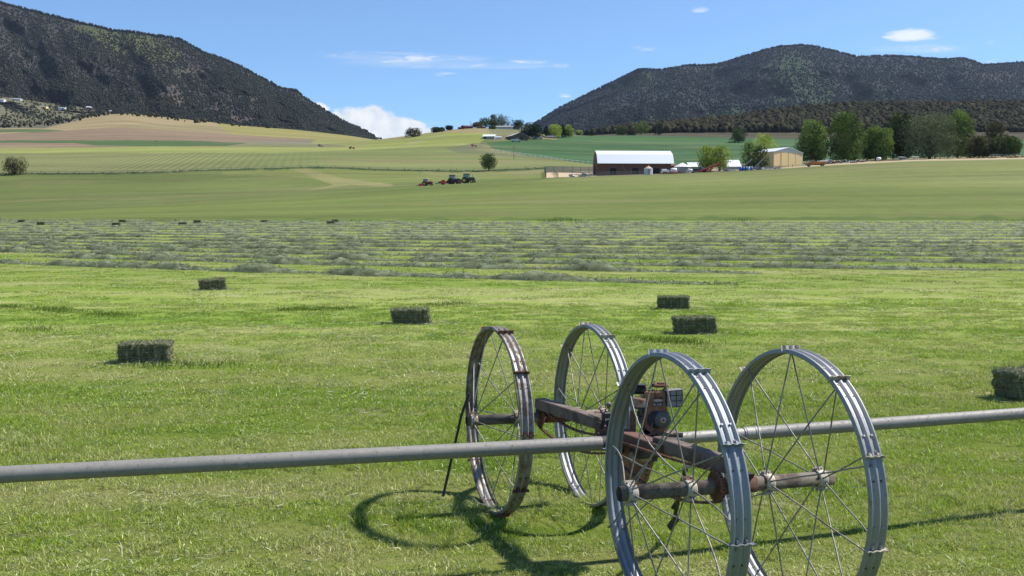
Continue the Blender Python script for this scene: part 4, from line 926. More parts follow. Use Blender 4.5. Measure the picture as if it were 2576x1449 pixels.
# ---------------------------------------------------------------- hay bales
def mk_hay(name, c0, c1, c2):
    m, n, p = base_mat(name)
    a = n.add('ShaderNodeAttribute', attribute_name='Col').outputs['Fac']; tc = n.add('ShaderNodeTexCoord').outputs['Object']
    f = n.noise(n.mapv(tc, (22, 22, 60)), 1.0, 4, .7)
    c = n.ramp(n.math('ADD', n.math('MULTIPLY', a, .75), n.math('MULTIPLY', f, .35)), [(.15, c0), (.55, c1), (.95, c2)])
    n.set(p.inputs['Base Color'], c); p.inputs['Roughness'].default_value = .95; p.inputs['Specular IOR Level'].default_value = .15
    return m
HAYB = mk_hay('bale_hay', (.045, .048, .026), (.150, .158, .090), (.42, .43, .29))
HAYW = mk_hay('windrow_hay', (.040, .052, .026), (.165, .190, .108), (.42, .44, .30))
twine_m = solid('orange_twine', (.30, .22, .10), .8)
def strands(P, D, ln, wd, g):
    """thin bent blades: points P, directions D"""
    n = len(P); D = D / (np.linalg.norm(D, axis=1)[:, None] + 1e-9)
    s = np.cross(D, g.normal(size=(n, 3))); s /= np.linalg.norm(s, axis=1)[:, None] + 1e-9
    bend = g.normal(size=(n, 3)) * .25; L_ = (ln * g.uniform(.5, 1.5, n))[:, None]; w_ = wd * g.uniform(.6, 1.4, (n, 1))
    mid = P + D * L_ * .5 + bend * L_ * .3; tip = P + D * L_ + bend * L_ * .2; 
    V = np.stack([P - s * w_, P + s * w_, mid + s * w_, tip, mid - s * w_], 1)
    i = np.arange(n)[:, None] * 5
    return V.reshape(-1, 3), np.concatenate([i + [0, 1, 2], i + [0, 2, 4], i + [4, 2, 3]], 0)
def bale_mesh(seed, flip=False):
    g = np.random.default_rng(seed); Lx, Ly, Lz = .94, .46, .37; n1, n2, n3 = 46, 22, 18
    V = []; F = []; nrm = []
    def face(o, a, b, na, nb):
        st = len(V)
        for i in range(na + 1):
            for j in range(nb + 1): V.append(np.array(o) + np.array(a) * i / na + np.array(b) * j / nb)
        for i in range(na):
            for j in range(nb): k = st + i * (nb + 1) + j; F.append((k, k + nb + 1, k + nb + 2)); F.append((k, k + nb + 2, k + 1))
    x, y, z = Lx / 2, Ly / 2, Lz
    face((-x, -y, 0), (Lx, 0, 0), (0, 0, z), n1, n3); face((x, y, 0), (-Lx, 0, 0), (0, 0, z), n1, n3)
    face((x, -y, 0), (0, Ly, 0), (0, 0, z), n2, n3); face((-x, y, 0), (0, -Ly, 0), (0, 0, z), n2, n3); face((-x, -y, z), (Lx, 0, 0), (0, Ly, 0), n1, n2)
    V = np.array(V); out = np.zeros(len(V))
    for k, p in enumerate(V):
        q = p * (9, 9, 9); d = np.array(((p[0] / x) ** 7 * 1.0, (p[1] / y) ** 5, ((p[2] - z * .5) / (z * .5)) ** 5))
        flake = math.sin(p[0] * 55 + mnoise.noise((p[0] * 8 + seed, 1, 2)) * 6) * .012 * (abs(p[1]) > y * .9 or p[2] > z * .9)
        nn = mnoise.fractal(Vector(q) + Vector((seed * 3.1, 0, 0)), .9, 2.2, 3) * .024
        tw = -.030 * (math.exp(-((p[2] - z * .30) / .028) ** 2) + math.exp(-((p[2] - z * .70) / .028) ** 2)) * (abs(p[1]) > y * .9 or abs(p[0]) > x * .9)
        crn = (abs(p[0]) / x) ** 8 + (abs(p[1]) / y) ** 8 + (abs(p[2] - z / 2) / (z / 2)) ** 8; c = -.02 * max(0, crn - 1.2)
        dn = d / (np.linalg.norm(d) + 1e-9); V[k] = p + dn * (nn + flake + tw + c); out[k] = nn + flake
        if p[2] < .01: V[k][2] = -.02
        V[k][0] += .025 * math.sin(p[2] * 9 + seed) * (abs(p[0]) / x)
    F = np.array(F); cb = np.clip(.35 + out * 9, 0, 1)
    # straw
    ti = g.integers(0, len(F), 5200); w3 = g.dirichlet((1, 1, 1), len(ti)); P = (V[F[ti]] * w3[:, :, None]).sum(1)
    nm = np.cross(V[F[ti, 1]] - V[F[ti, 0]], V[F[ti, 2]] - V[F[ti, 0]]); nm /= np.linalg.norm(nm, axis=1)[:, None] + 1e-9
    D = nm * .45 + g.normal(size=P.shape) * (.35, .35, .8); sv, sf = strands(P - nm * .004, D, .055, .0022, g)
    v = np.vstack([V, sv]); f = np.vstack([F, sf + len(V)]); c = np.concatenate([cb, np.repeat(g.uniform(.1, 1.0, len(P)), 5)])
    me = np_mesh('hay_bale', v, f, HAYB, False, np.repeat(c[:, None], 3, 1)); return me
BM = [bale_mesh(s) for s in (3, 8, 14)]
def twine_mesh(z):
    m = MB(); x, y = .47, .225
    m.tube([(-x, -y, z), (-x * .5, -y - .004, z + .006), (0, -y, z - .003), (x * .5, -y - .003, z + .004), (x, -y, z), (x + .005, 0, z), (x, y, z), (0, y, z), (-x, y, z), (-x - .005, 0, z)], .004, 5, closed=True)
    me = bpy.data.meshes.new('twine'); me.from_pydata(m.v, [], m.f); me.materials.append(twine_m); return me
TWM = [twine_mesh(.11), twine_mesh(.26)]
bl = [(369, 911, 9, 0, 'nearest left hay bale, low and long, alone in the left foreground field', .88), (1034, 814, 4, 1, 'hay bale in the middle of the field left of the irrigation wheels', .87), (535, 729, 14, 2, 'hay bale with lifted top slab near the first windrow on the left', .83),
      (1695, 777, -6, 0, 'farther of the two hay bales directly behind the irrigation wheels', .83), (1746, 838, 3, 2, 'nearer of the two hay bales directly behind the irrigation wheels', .88), (2598, 1000, 20, 1, 'large near hay bale cut off by the right edge of the picture', 1.04),
      (309, 560, 0, 0, 'tiny far bale, upper one of a close pair at the left of the field edge', 1), (293, 568, 5, 1, 'tiny far hay bale slightly below its neighbour at the left windrow edge', 1), (497, 561, 0, 2, 'tiny far bale near the windrow edge, left of centre', 1), (460, 567, 8, 0, 'tiny flat looking far bale left of another far bale', 1), (665, 561, 3, 1, 'tiny far bale alone between two others at the windrow edge', 1),
      (832, 564, 0, 2, 'front one of two overlapping tiny far bales', 1), (843, 559, 10, 0, 'rear one of two overlapping tiny far bales', 1), (56, 560, 0, 1, 'tiny far bale nearest the left picture edge', 1), (104, 566, 0, 2, 'tiny far bale second from the left picture edge', 1)]
BALES = []
for i, (x, y, rz, k, lb, sc) in enumerate(bl):
    p = ground(x, y, 6, 149); t = empty('hay_bale', lift(p, .01), R_(rz)); t.scale = (sc,) * 3; tag(t, lb, 'hay bale', 'hay bales on the mown field'); BALES.append(p)
    b_ = obj('packed_hay', BM[k], t)
    if i < 6:
        for q in TWM: obj('twine', q, t)
g5 = np.random.default_rng(5)
# loose slab lifting on the third bale, and scattered hay beside the bales
m = MB(); 
P = np.array((.28, 0, .40)) + g5.uniform(-1, 1, (900, 3)) * (.17, .2, .045); sv, sf = strands(P, g5.normal(size=P.shape) * (1, 1, .5), .07, .003, g5)
o3 = [o for o in bpy.data.objects if o.get('label', '').startswith('hay bale with lifted')][0]
obj('loose_flake', np_mesh('loose_flake', sv, sf, HAYB, False, np.repeat(np.repeat(g5.uniform(.2, 1, 900), 5)[:, None], 3, 1)), o3)
PS = []
for i, p in enumerate(BALES[:6]):
    n_ = 260; c = np.array(p) + np.stack([g5.normal(0, .55, n_) + (.35 if i % 2 else .1), g5.normal(0, .28, n_) - .12, np.zeros(n_)], 1); c[:, 2] = H(c[:, 0], c[:, 1]) + .035; PS.append(c)
for k in range(55):
    cx_, cy_ = g5.uniform(-9, 12), g5.uniform(7, 26); n_ = 60; c = np.stack([cx_ + g5.normal(0, .6, n_), cy_ + g5.normal(0, .25, n_), np.zeros(n_)], 1); c[:, 2] = H(c[:, 0], c[:, 1]) + .04; PS.append(c)
PS = np.vstack(PS); sv, sf = strands(PS, g5.normal(size=PS.shape) * (1, 1, .15), .11, .003, g5)
tag(obj('loose_hay', np_mesh('loose_hay', sv, sf, HAYW, False, np.repeat(np.repeat(g5.uniform(.6, 1, len(PS)), 5)[:, None], 3, 1))), 'wisps of loose dry hay lying on the mown grass', 'hay', None, 'stuff')

# ---------------------------------------------------------------- windrows
def windrow(k, y0, slope, x0, x1, seed, wscale=1.0, dens=1.0):
    g = np.random.default_rng(seed); xs = np.arange(x0, x1, .22); nx = len(xs); nc_ = 13; V = np.zeros((nx, nc_, 3)); Cn = np.zeros((nx, nc_)); Hh = np.zeros(nx); Wd = np.zeros(nx); Cy = np.zeros(nx)
    for i, x in enumerate(xs):
        a = mnoise.noise((x * .10 + seed * 7, 0, 1)); b = mnoise.noise((x * .45 + seed * 5, 3, 1)); c3 = mnoise.noise((x * 1.3 + seed * 5, 6, 1))
        edge = min(1, (x - x0) / 4 + .1, (x1 - x) / 6 + .05)
        Hh[i] = max(.02, .150 + .11 * a + .22 * b + .12 * c3) * edge * wscale; Wd[i] = max(.28, .56 + .22 * a + .32 * b) * (1 if dens >= .8 else .8) * (.5 + .5 * edge); Cy[i] = y0 + slope * x + .35 * a + .25 * mnoise.noise((x * .3, seed, 9)) + .0022 * x * x
        for j in range(nc_):
            s_ = j / (nc_ - 1) * 2 - 1; yq = Cy[i] + s_ * Wd[i]; lump = mnoise.noise((x * 2.2 + seed, yq * 2.8, 4)) * .13
            hz = (1 - s_ * s_) ** .8 * (Hh[i] + lump * edge) if abs(s_) < 1 else -.03
            V[i, j] = (x, yq, float(plane_z(x, yq)) + hz + .01); Cn[i, j] = (.22 if dens >= .8 else .42) + lump * (4 if dens >= .8 else 2.5) + .25 * mnoise.noise((x * 3, yq * 4, 8))  # lit tops and shaded hollows of the hay put into its colour
    idx = np.arange(nx * nc_).reshape(nx, nc_); q = np.stack([idx[:-1, :-1], idx[1:, :-1], idx[1:, 1:], idx[:-1, 1:]], -1).reshape(-1, 4)
    tr = np.vstack([q[:, [0, 1, 2]], q[:, [0, 2, 3]]]); V = V.reshape(-1, 3)
    n_ = int((x1 - x0) * 120 * dens); ti = g.integers(0, len(tr), n_); w3 = g.dirichlet((1, 1, 1), n_); P = (V[tr[ti]] * w3[:, :, None]).sum(1)
    sz = .15 if dens >= .8 else .16
    sv, sf = strands(P - (0, 0, .01), g.normal(size=P.shape) * (1, .8, .45) + (0, 0, .25), sz, .0085 * (1 if dens >= .8 else 1.3), g)
    col = np.concatenate([Cn.ravel(), np.repeat(g.uniform(.05, 1.0, n_) if dens >= .8 else g.uniform(.35, .8, n_), 5)])
    # wisps thrown beside the row
    n2 = int((x1 - x0) * 16 * dens); xx = g.uniform(x0, x1, n2); ii = np.clip(((xx - x0) / .22).astype(int), 0, nx - 1); P2 = np.stack([xx, Cy[ii] + g.normal(0, 1.0, n2) * Wd[ii] * 1.1, np.zeros(n2)], 1); P2[:, 2] = plane_z(P2[:, 0], P2[:, 1]) + .05
    s2, f2 = strands(P2, g.normal(size=P2.shape) * (1, 1, .2), .2, .0055, g)
    v = np.vstack([V, sv, s2]); f = np.vstack([tr, sf + len(V), f2 + len(V) + len(sv)]); col = np.concatenate([col, np.repeat(g.uniform(.5, 1, n2), 5)])
    return v, f, np.repeat(np.clip(col, 0, 1)[:, None], 3, 1)
def span(y, s):  # row ends a little outside the frame
    xl = -y * .60 / (1 - .60 * -s * -1) if 0 else -y * .62; return xl * 1.25, y * .62
rows = [(35.6, -.36, -28, 7.5, 'nearest hay windrow, ending in front of the others on the right half'), (41.2, -.33, -24, 9.5, 'second nearest hay windrow, thin and fading out right of centre'), (45.2, -.31, -40, 21, 'third nearest hay windrow, stretching from the left edge to far right'),
        (50.0, -.27, -46, 31, 'fourth nearest hay windrow, crossing the whole field'), (55.2, -.245, -50, 40, 'fifth nearest hay windrow, tall tufted and crossing the whole field')]
for k, (y0, sl_, xa_, xb_, lb) in enumerate(rows):
    v, f, c = windrow(k, y0, sl_, xa_, xb_, 20 + k)
    tag(obj('hay_windrow', np_mesh('hay_windrow', v, f, HAYW, False, c)), lb, 'windrow', 'raked hay windrows')
VV = []; FF_ = []; CC_ = []; off = 0; y0 = 60.2; k = 0
while y0 < 140:
    v, f, c = windrow(k, y0, -.235 * (60 / y0) ** .55, -y0 * .78, y0 * .72, 40 + k, .95, .9 if y0 < 75 else .45)
    m_ = v[:, 1] < 147; VV.append(v); FF_.append(f + off); CC_.append(c); off += len(v); k += 1; y0 += 5.6 + (y0 - 60) * .075
tag(obj('far_windrows', np_mesh('far_windrows', np.vstack(VV), np.vstack(FF_), HAYW, False, np.vstack(CC_))), 'farther windrows of cut hay merging together toward the field edge', 'windrows', None, 'stuff')
# tall tufts left along the far edge of the mown field
g6 = np.random.default_rng(6); n_ = 5200; xx = g6.uniform(-95, 95, n_); tall = np.array([max(0, mnoise.noise((x * .06, 5, 0)) + .25) for x in xx]); P = np.stack([xx, 148 + g6.normal(0, 1.2, n_), np.zeros(n_)], 1); P[:, 2] = H(P[:, 0], P[:, 1])
for cxx in ((410 - CXP) / FPX * 148, (1410 - CXP) / FPX * 148, (1860 - CXP) / FPX * 148): tall += 1.3 * np.exp(-((xx - cxx) / 2.6) ** 2)
D = g6.normal(size=P.shape) * (.4, .4, .1) + (0, 0, 1); sv, sf = strands(P, D, 1.0, .035, g6); sc_ = np.repeat(.12 + .30 * tall, 5)[:, None]; sv = np.repeat(P, 5, 0) + (sv - np.repeat(P, 5, 0)) * sc_
tag(obj('edge_grass', np_mesh('edge_grass', sv, sf, leafmat('edge_grass_blade', (.06, .10, .02), (.13, .19, .04), .3), False, np.repeat(np.repeat(g6.uniform(0, 1, n_), 5)[:, None], 3, 1))), 'taller unmown grass along the far edge of the hay field', 'grass', None, 'stuff')

# longer grass the mower missed, in thin curving lines
LL = []
for path, nn in (([(-40, 772), (60, 775), (140, 781), (230, 790), (330, 797)], 2600), ([(640, 781), (850, 779), (1050, 770), (1260, 763)], 3000), ([(500, 790), (560, 792), (640, 790)], 500), ([(0, 832), (60, 829), (130, 832)], 700), ([(1560, 850), (1620, 856), (1700, 862), (1780, 866)], 900), ([(2000, 700), (2200, 708), (2420, 712)], 900), ([(350, 925), (520, 918), (640, 922)], 700)):
    pp = np.array([ground(x, y, 6, 149) for x, y in path]); tt = g6.uniform(0, len(pp) - 1.001, nn); i0 = tt.astype(int); q = pp[i0] * (1 - (tt - i0))[:, None] + pp[i0 + 1] * (tt - i0)[:, None]
    q[:, :2] += g6.normal(0, .22, (nn, 2)); q[:, 2] = H(q[:, 0], q[:, 1]); LL.append(q[np.array([mnoise.noise((a * .8, b * .3, 2)) + g6.uniform(-.5, .35) > .0 for a, b, c in q])])
LL = np.vstack(LL); sv, sf = strands(LL, g6.normal(size=LL.shape) * (.5, .5, .1) + (0, 0, 1), .075, .006, g6)
tag(obj('long_grass', np_mesh('long_grass', sv, sf, leafmat('long_grass_blade', (.07, .125, .020), (.15, .21, .045), .4), False, np.repeat(np.repeat(g6.uniform(0, 1, len(LL)), 5)[:, None], 3, 1))), 'thin curving lines of longer green grass left by the mower', 'grass', None, 'stuff')

# ---------------------------------------------------------------- grass of the near field
def gn_scatter(name, protos, P, rz, sc, mat, label):
    col = bpy.data.collections.new(name + '_tiles')
    for q in protos: col.objects.link(q)
    me = bpy.data.meshes.new(name); me.vertices.add(len(P)); me.vertices.foreach_set('co', P.astype(np.float32).ravel())
    a = me.attributes.new('rot', 'FLOAT_VECTOR', 'POINT'); a.data.foreach_set('vector', rz.astype(np.float32).ravel())
    a = me.attributes.new('scl', 'FLOAT_VECTOR', 'POINT'); a.data.foreach_set('vector', sc.astype(np.float32).ravel()); me.update()
    o = obj(name, me); tag(o, label, 'grass', None, 'stuff')
    t = bpy.data.node_groups.new(name, 'GeometryNodeTree'); t.interface.new_socket('Geometry', in_out='INPUT', socket_type='NodeSocketGeometry'); t.interface.new_socket('Geometry', in_out='OUTPUT', socket_type='NodeSocketGeometry')
    gi = t.nodes.new('NodeGroupInput'); go = t.nodes.new('NodeGroupOutput'); ip = t.nodes.new('GeometryNodeInstanceOnPoints'); ci = t.nodes.new('GeometryNodeCollectionInfo')
    ci.inputs['Collection'].default_value = col; ci.inputs['Separate Children'].default_value = True; ci.inputs['Reset Children'].default_value = True
    r = t.nodes.new('GeometryNodeInputNamedAttribute'); r.data_type = 'FLOAT_VECTOR'; r.inputs['Name'].default_value = 'rot'
    s_ = t.nodes.new('GeometryNodeInputNamedAttribute'); s_.data_type = 'FLOAT_VECTOR'; s_.inputs['Name'].default_value = 'scl'
    l = t.links.new; l(gi.outputs[0], ip.inputs['Points']); l(ci.outputs[0], ip.inputs['Instance']); ip.inputs['Pick Instance'].default_value = True
    l(r.outputs['Attribute'], ip.inputs['Rotation']); l(s_.outputs['Attribute'], ip.inputs['Scale']); l(ip.outputs[0], go.inputs[0])
    md = o.modifiers.new('scatter', 'NODES'); md.node_group = t; return o
GB = mk_grass_blade()
def tile(seed, size, n, h, wd, lay=.25):
    g = np.random.default_rng(seed); P = np.stack([g.uniform(-size / 2, size / 2, n), g.uniform(-size / 2, size / 2, n), np.full(n, -.01)], 1)
    # uneven tufts
    cl = g.uniform(-size / 2, size / 2, (int(n / 22), 2)); k = g.integers(0, len(cl), n); m_ = g.uniform(0, 1, n) < .5
    P[m_, :2] = cl[k[m_]] + g.normal(0, .026 * size / 1.0, (m_.sum(), 2))
    th = (g.uniform(.5, 1.3, len(cl)))[k]; th[~m_] = g.uniform(.4, .9, (~m_).sum())
    out = P[:, :2] - cl[k]; D = np.zeros((n, 3)); D[:, 2] = 1; D[:, :2] = g.normal(size=(n, 2)) * .42 + np.where(m_[:, None], out * 6, 0)
    flat = g.uniform(0, 1, n) < lay; D[flat, 2] = .12; 
    sv, sf = strands(P, D, 1.0, 1.0, g)
    ln = (h * th * g.uniform(.55, 1.25, n)); D = D / np.linalg.norm(D, axis=1)[:, None]
    sd = np.cross(D, g.normal(size=(n, 3))); sd /= np.linalg.norm(sd, axis=1)[:, None]; bd = g.normal(size=(n, 3)) * .5; bd[:, 2] = -abs(bd[:, 2]) * .6
    w_ = (wd * g.uniform(.6, 1.4, n))[:, None]; L_ = ln[:, None]; mid = P + D * L_ * .55 + bd * L_ * .12; tip = P + D * L_ + bd * L_ * .5
    V = np.stack([P - sd * w_, P + sd * w_, mid + sd * w_ * .8, tip, mid - sd * w_ * .8], 1).reshape(-1, 3)
    dry = (g.uniform(0, 1, n) < .15) | flat * (g.uniform(0, 1, n) < .5)
    c = np.stack([g.uniform(.1, .75, n) + .25 * (th - .9), g.uniform(0, 1, n), dry * g.uniform(.5, 1, n)], 1); c[dry, 0] += .25
    me = np_mesh('grass_tile', V, sf, GB, False, np.repeat(np.clip(c, 0, 1), 5, 0))
    return bpy.data.objects.new('grass_tile', me)
def cover(y0, y1, step, ukeep, g, jit=.5):
    out = []; y = y0
    while y < y1:
        xs_ = np.arange(-y * ukeep - 2, y * ukeep + 2, step); p = np.stack([xs_ + g.uniform(-jit, jit, len(xs_)) * step * .5, np.full(len(xs_), y) + g.uniform(-jit, jit, len(xs_)) * step * .5], 1); out.append(p); y += step
    p = np.vstack(out); return np.stack([p[:, 0], p[:, 1], H(p[:, 0], p[:, 1])], 1)
def scatter_grass(name, y0, y1, size, n, h, wd, seed, label, lay=.25, ntile=5):
    g = np.random.default_rng(seed); T = [tile(seed * 10 + k, size * 1.25, n, h, wd, lay) for k in range(ntile)]
    P = cover(y0, y1, size, .60, g); k = len(P); rot = np.zeros((k, 3)); rot[:, 2] = g.uniform(0, 6.283, k); rot[:, 0] = .027
    hs = np.array([1 + .55 * mnoise.noise((x * .22, y * .5, 3)) + .35 * mnoise.noise((x * .9, y * 1.4, 6)) for x, y, z in P])
    sc = np.ones((k, 3)); sc[:, 2] = np.clip(hs, .4, 1.7)
    gn_scatter(name, T, P, rot, sc, GB, label)
scatter_grass('near_grass', 5.2, 13.5, .55, 3200, .058, .0026, 1, 'short bright mown grass round the irrigation wheels')
scatter_grass('mid_grass', 13.5, 27, .8, 2300, .052, .0042, 2, 'mown grass of the hay field beyond the wheels')
scatter_grass('far_grass', 27, 62, 1.6, 1700, .045, .0080, 3, 'mown grass stubble farther out between the windrows', .3)
#@@PART4
# ---------------------------------------------------------------- wheel line mover with its engine
def metal_mat(name, base, rust, amt, rough=.42, metal=.75, scale=3.0, stain=None):
    m, n, p = base_mat(name); tc = n.add('ShaderNodeTexCoord').outputs['Object']
    sp = n.add('ShaderNodeTexVoronoi', {'Scale': 70.0}); n.l.new(tc, sp.inputs['Vector'])
    f = n.noise(tc, 14, 5, .65); f2 = n.noise(n.mapv(tc, (2, 2, 2)), scale, 6, .72, .4)
    c = n.mix(f, tuple(q * .72 for q in base), tuple(min(1, q * 1.25) for q in base))
    c = n.mix(n.math('MULTIPLY', sp.outputs['Distance'], .16), c, tuple(min(1, q * 2.0) for q in base))
    d = n.smooth(f2, 1 - amt - .06, 1 - amt + .10)
    c = n.mix(d, c, n.mix(n.noise(tc, 40, 4, .7), tuple(q * .5 for q in rust), tuple(q * 1.5 for q in rust)))
    if stain: c = n.mix(n.smooth(n.noise(tc, 7, 6, .75), .55, .64), c, stain)
    n.set(p.inputs['Base Color'], c); n.set(p.inputs['Metallic'], n.math('MULTIPLY', n.math('SUBTRACT', 1.0, d), metal))
    n.set(p.inputs['Roughness'], n.math('ADD', n.math('MULTIPLY', d, .35), n.math('ADD', rough - .1, n.math('MULTIPLY', f, .25))))
    b = n.add('ShaderNodeBump', {'Strength': .18, 'Distance': .002, 'Height': n.noise(tc, 90, 4, .7)}); n.l.new(b.outputs[0], p.inputs['Normal'])
    return m
GALV = metal_mat('galvanised_rim', (.235, .255, .275), (.16, .10, .06), .26, .55, .65)
GALVB = metal_mat('weathered_rim', (.26, .265, .268), (.18, .135, .10), .36, .55, .6, 6.0)
GALVR = metal_mat('rusty_rim', (.28, .265, .25), (.17, .12, .09), .50, .5, .5, 6.0)
ALU = metal_mat('dusty_aluminium_pipe', (.190, .181, .166), (.150, .136, .116), .42, .60, .08, 16.0)
ALUB = metal_mat('bright_aluminium_pipe', (.25, .24, .225), (.19, .17, .14), .42, .55, .2, 6.0)
SPK = metal_mat('spoke_steel', (.24, .23, .22), (.13, .09, .065), .45, .55, .5)
AXL = metal_mat('axle_tube', (.125, .108, .090), (.065, .048, .038), .5, .85, .1, 5.0, (.23, .19, .14))
HUBM = metal_mat('hub_clamp', (.40, .36, .30), (.15, .09, .06), .46, .7, .25, 5.0)
BEAMM = metal_mat('rusty_beam', (.145, .108, .090), (.085, .060, .050), .5, .8, .05, 2.2, (.21, .155, .115))
REDOX = metal_mat('red_oxide', (.17, .055, .042), (.11, .062, .045), .58, .7, .05, 4.0)
RUST = metal_mat('rust', (.135, .062, .036), (.075, .036, .024), .5, .9, .05, 6.0)
RUSTO = metal_mat('rusty_cowl', (.27, .135, .075), (.16, .075, .042), .45, .8, .1, 3.0)
CHAINM = metal_mat('chain_rust', (.17, .085, .055), (.10, .05, .035), .5, .8, .1, 9.0)
BLK = metal_mat('greasy_black', (.030, .029, .029), (.055, .042, .034), .40, .6, .2, 5.0)
MUF = metal_mat('muffler_steel', (.24, .235, .225), (.10, .065, .045), .42, .55, .4, 5.0)
FLT = metal_mat('filter_can', (.36, .27, .21), (.22, .12, .08), .48, .7, .1, 5.0)
DKS = metal_mat('dark_shroud', (.105, .098, .092), (.075, .05, .038), .4, .6, .3, 4.0)
YAW, TX, TY = .3232, -.038, .0134
M0 = Vector((1.0866, 7.4066, CAMZ - 2.40))
mv = empty('wheel_line_mover', M0, rot=(TX, TY, YAW)); tag(mv, 'rusty four wheeled irrigation mover with engine, long pipe through its middle and spoked steel wheels', 'irrigation mover')
RW = .81; W2 = 1.497; WW = .114
PROF_O = [(-.057, -.024), (-.0555, -.003), (-.051, 0), (-.044, 0), (-.037, -.013), (-.014, -.013), (-.007, 0), (.007, 0), (.014, -.013), (.037, -.013), (.044, 0), (.051, 0), (.0555, -.003), (.057, -.024)]
def mwheel(ax, yc, hx, rimmat, phase, seed, bent=(), broken=None, skip=(), lugmat=None):
    g = random.Random(seed)
    c = Vector((ax, yc, RW)); m = MB()
    prof = [(s_, RW + d) for s_, d in PROF_O] + [(s_ * .965, RW + d - .004) for s_, d in reversed(PROF_O)]
    prof.append(prof[0]); n = 120; a_ = Vector((1, 0, 0)); vs = []; P = len(prof)
    for k in range(n):
        a = 2 * math.pi * k / n; wob = 1 + .0018 * math.sin(3 * a + seed) + .0012 * math.sin(7 * a + seed * 2); sw = .004 * math.sin(2 * a + seed)
        d = Vector((0, -math.cos(a), math.sin(a)))
        for (t, r) in prof: vs.append(c + a_ * (t + sw) + d * (r * wob))
    fs = []
    for k in range(n):
        j = (k + 1) % n
        for i in range(P - 1): fs.append((k * P + i, j * P + i, j * P + i + 1, k * P + i + 1))
    m.put(vs, fs, None, True)
    rim = m.build('wheel', rimmat, mv)
    for p_ in rim.data.polygons: pass
    # bolts and holes in pairs round the rim
    mb = MB(); mh = MB()
    for k in range(20):
        a = R_(phase + 9 + 18 * k); d = Vector((0, -math.cos(a), math.sin(a)))
        for s_ in (-.025, .025):
            p = c + a_ * s_ + d * (RW - .0135)
            if k % 2: mh.cyl(p, p + d * .0035, .0055, 8)
            else: mb = MB(); mb.cyl(p, p + d * .008, .006, 8); mb.build('bolt', lugmat or HUBM, rim)
    mh.build('rivet_holes', BLK, rim)
    # cleats across the tread
    for k in range(10):
        a = R_(phase + 36 * k); d = Vector((0, -math.cos(a), math.sin(a))); t = Vector((0, math.sin(a), math.cos(a))); m = MB(); vs = []; ns = 13
        for i in range(ns):
            s_ = (i / (ns - 1) - .5) * (WW + .024); wv = .0035 * math.sin(i * 1.6)
            for (dr, dt) in ((-.012, -.0), (.022, .004)): vs += [c + a_ * s_ + d * (RW + dr) + t * (dt + wv - .002), c + a_ * s_ + d * (RW + dr) + t * (dt + wv + .002)]
        fs = []
        for i in range(ns - 1):
            b_ = i * 4; e = b_ + 4; fs += [(b_, e, e + 2, b_ + 2), (b_ + 1, b_ + 3, e + 3, e + 1), (b_ + 2, e + 2, e + 3, b_ + 3), (b_, b_ + 1, e + 1, e)]
        fs += [(0, 2, 3, 1), (ns * 4 - 4, ns * 4 - 3, ns * 4 - 1, ns * 4 - 2)]; m.put(vs, fs)
        for s_ in (-.026, .026):
            p = c + a_ * s_ + d * (RW - .004) + t * .014; m.box(p, (.022, .003, .022), rot=(-a, 0, 0)) if 0 else m.cyl(p, p + d * .009, .009, 8)
            q = c + a_ * s_ + d * (RW - .010) + t * .008; m.cyl(q + t * -.006, q + t * .02, .010, 6)
        m.build('cleat', lugmat or HUBM, rim)
    # hubs
    for hi, x in enumerate(hx):
        m = MB(); m.rev([(-.030, .046), (-.030, .0535), (-.022, .056), (.022, .056), (.030, .0535), (.030, .046)], (x, yc, RW), (1, 0, 0), 28)
        for q in (0, 1):
            sg = 1 if q == 0 else -1; tilt = R_(18)
            dz = Vector((0, math.sin(tilt) * sg, math.cos(tilt) * sg)); dy = Vector((0, math.cos(tilt), -math.sin(tilt)))
            o_ = Vector((x, yc, RW)) + dz * .060
            for e in (-1, 1):
                Mx = Matrix.Translation(o_ + dy * (.012 * e)) @ Matrix.Rotation(-tilt, 4, 'X'); m.box((0, 0, 0), (.062, .005, .026), M=Mx)
            for e in (-.018, .018): m.cyl(o_ + dy * -.026 + Vector((e, 0, 0)), o_ + dy * .026 + Vector((e, 0, 0)), .006, 7)
        hub = m.build('hub', HUBM, rim)
        m = MB()
        for k in range(12):
            a = 2 * math.pi * (k + .5) / 12; d = Vector((0, -math.cos(a), math.sin(a))); p = Vector((x + (.008 if k % 2 else -.012), yc, RW)) + d * .0545; m.cyl(p, p + d * .003, .0045, 7)
        m.build('hub_hole', BLK, hub)
        for k in range(10):
            if (hi, k) in skip: continue
            off = (2.2 if hi else -2.2); a = R_(phase + off + 36 * k + g.uniform(-.6, .6)); d = Vector((0, -math.cos(a), math.sin(a)))
            ah = R_(phase + 36 * k - off * 1.0 + g.uniform(-6, 6)); dh = Vector((0, -math.cos(ah), math.sin(ah)))
            p0 = Vector((x + (.012 if k % 2 else -.006), yc, RW)) + dh * .052; p1 = c + a_ * (.022 if hi else -.022) + d * (RW - .017)
            pts = [p0]
            bn = dict(bent).get((hi, k)); K_ = 9
            for i in range(1, K_):
                f = i / K_; q = p0.lerp(p1, f)
                q += Vector((0, d.z, d.y)) * (.004 * math.sin(f * 3.1) * g.uniform(-1, 1))
                if bn: q += (Vector((bn[0], bn[1], bn[2])) * math.sin(math.pi * f ** bn[3]))
                pts.append(q)
            pts.append(p1)
            if broken and broken[0] == (hi, k): pts = [p0, p0.lerp(Vector(broken[1]), .5), Vector(broken[1])]
            m = MB(); m.tube(pts, .0048, 7); e = pts[-1]; dd = (pts[-1] - pts[-2]).normalized(); m.cyl(e - dd * .008, e + dd * .008, .009, 6)
            m.build('spoke', SPK, rim)
    return rim
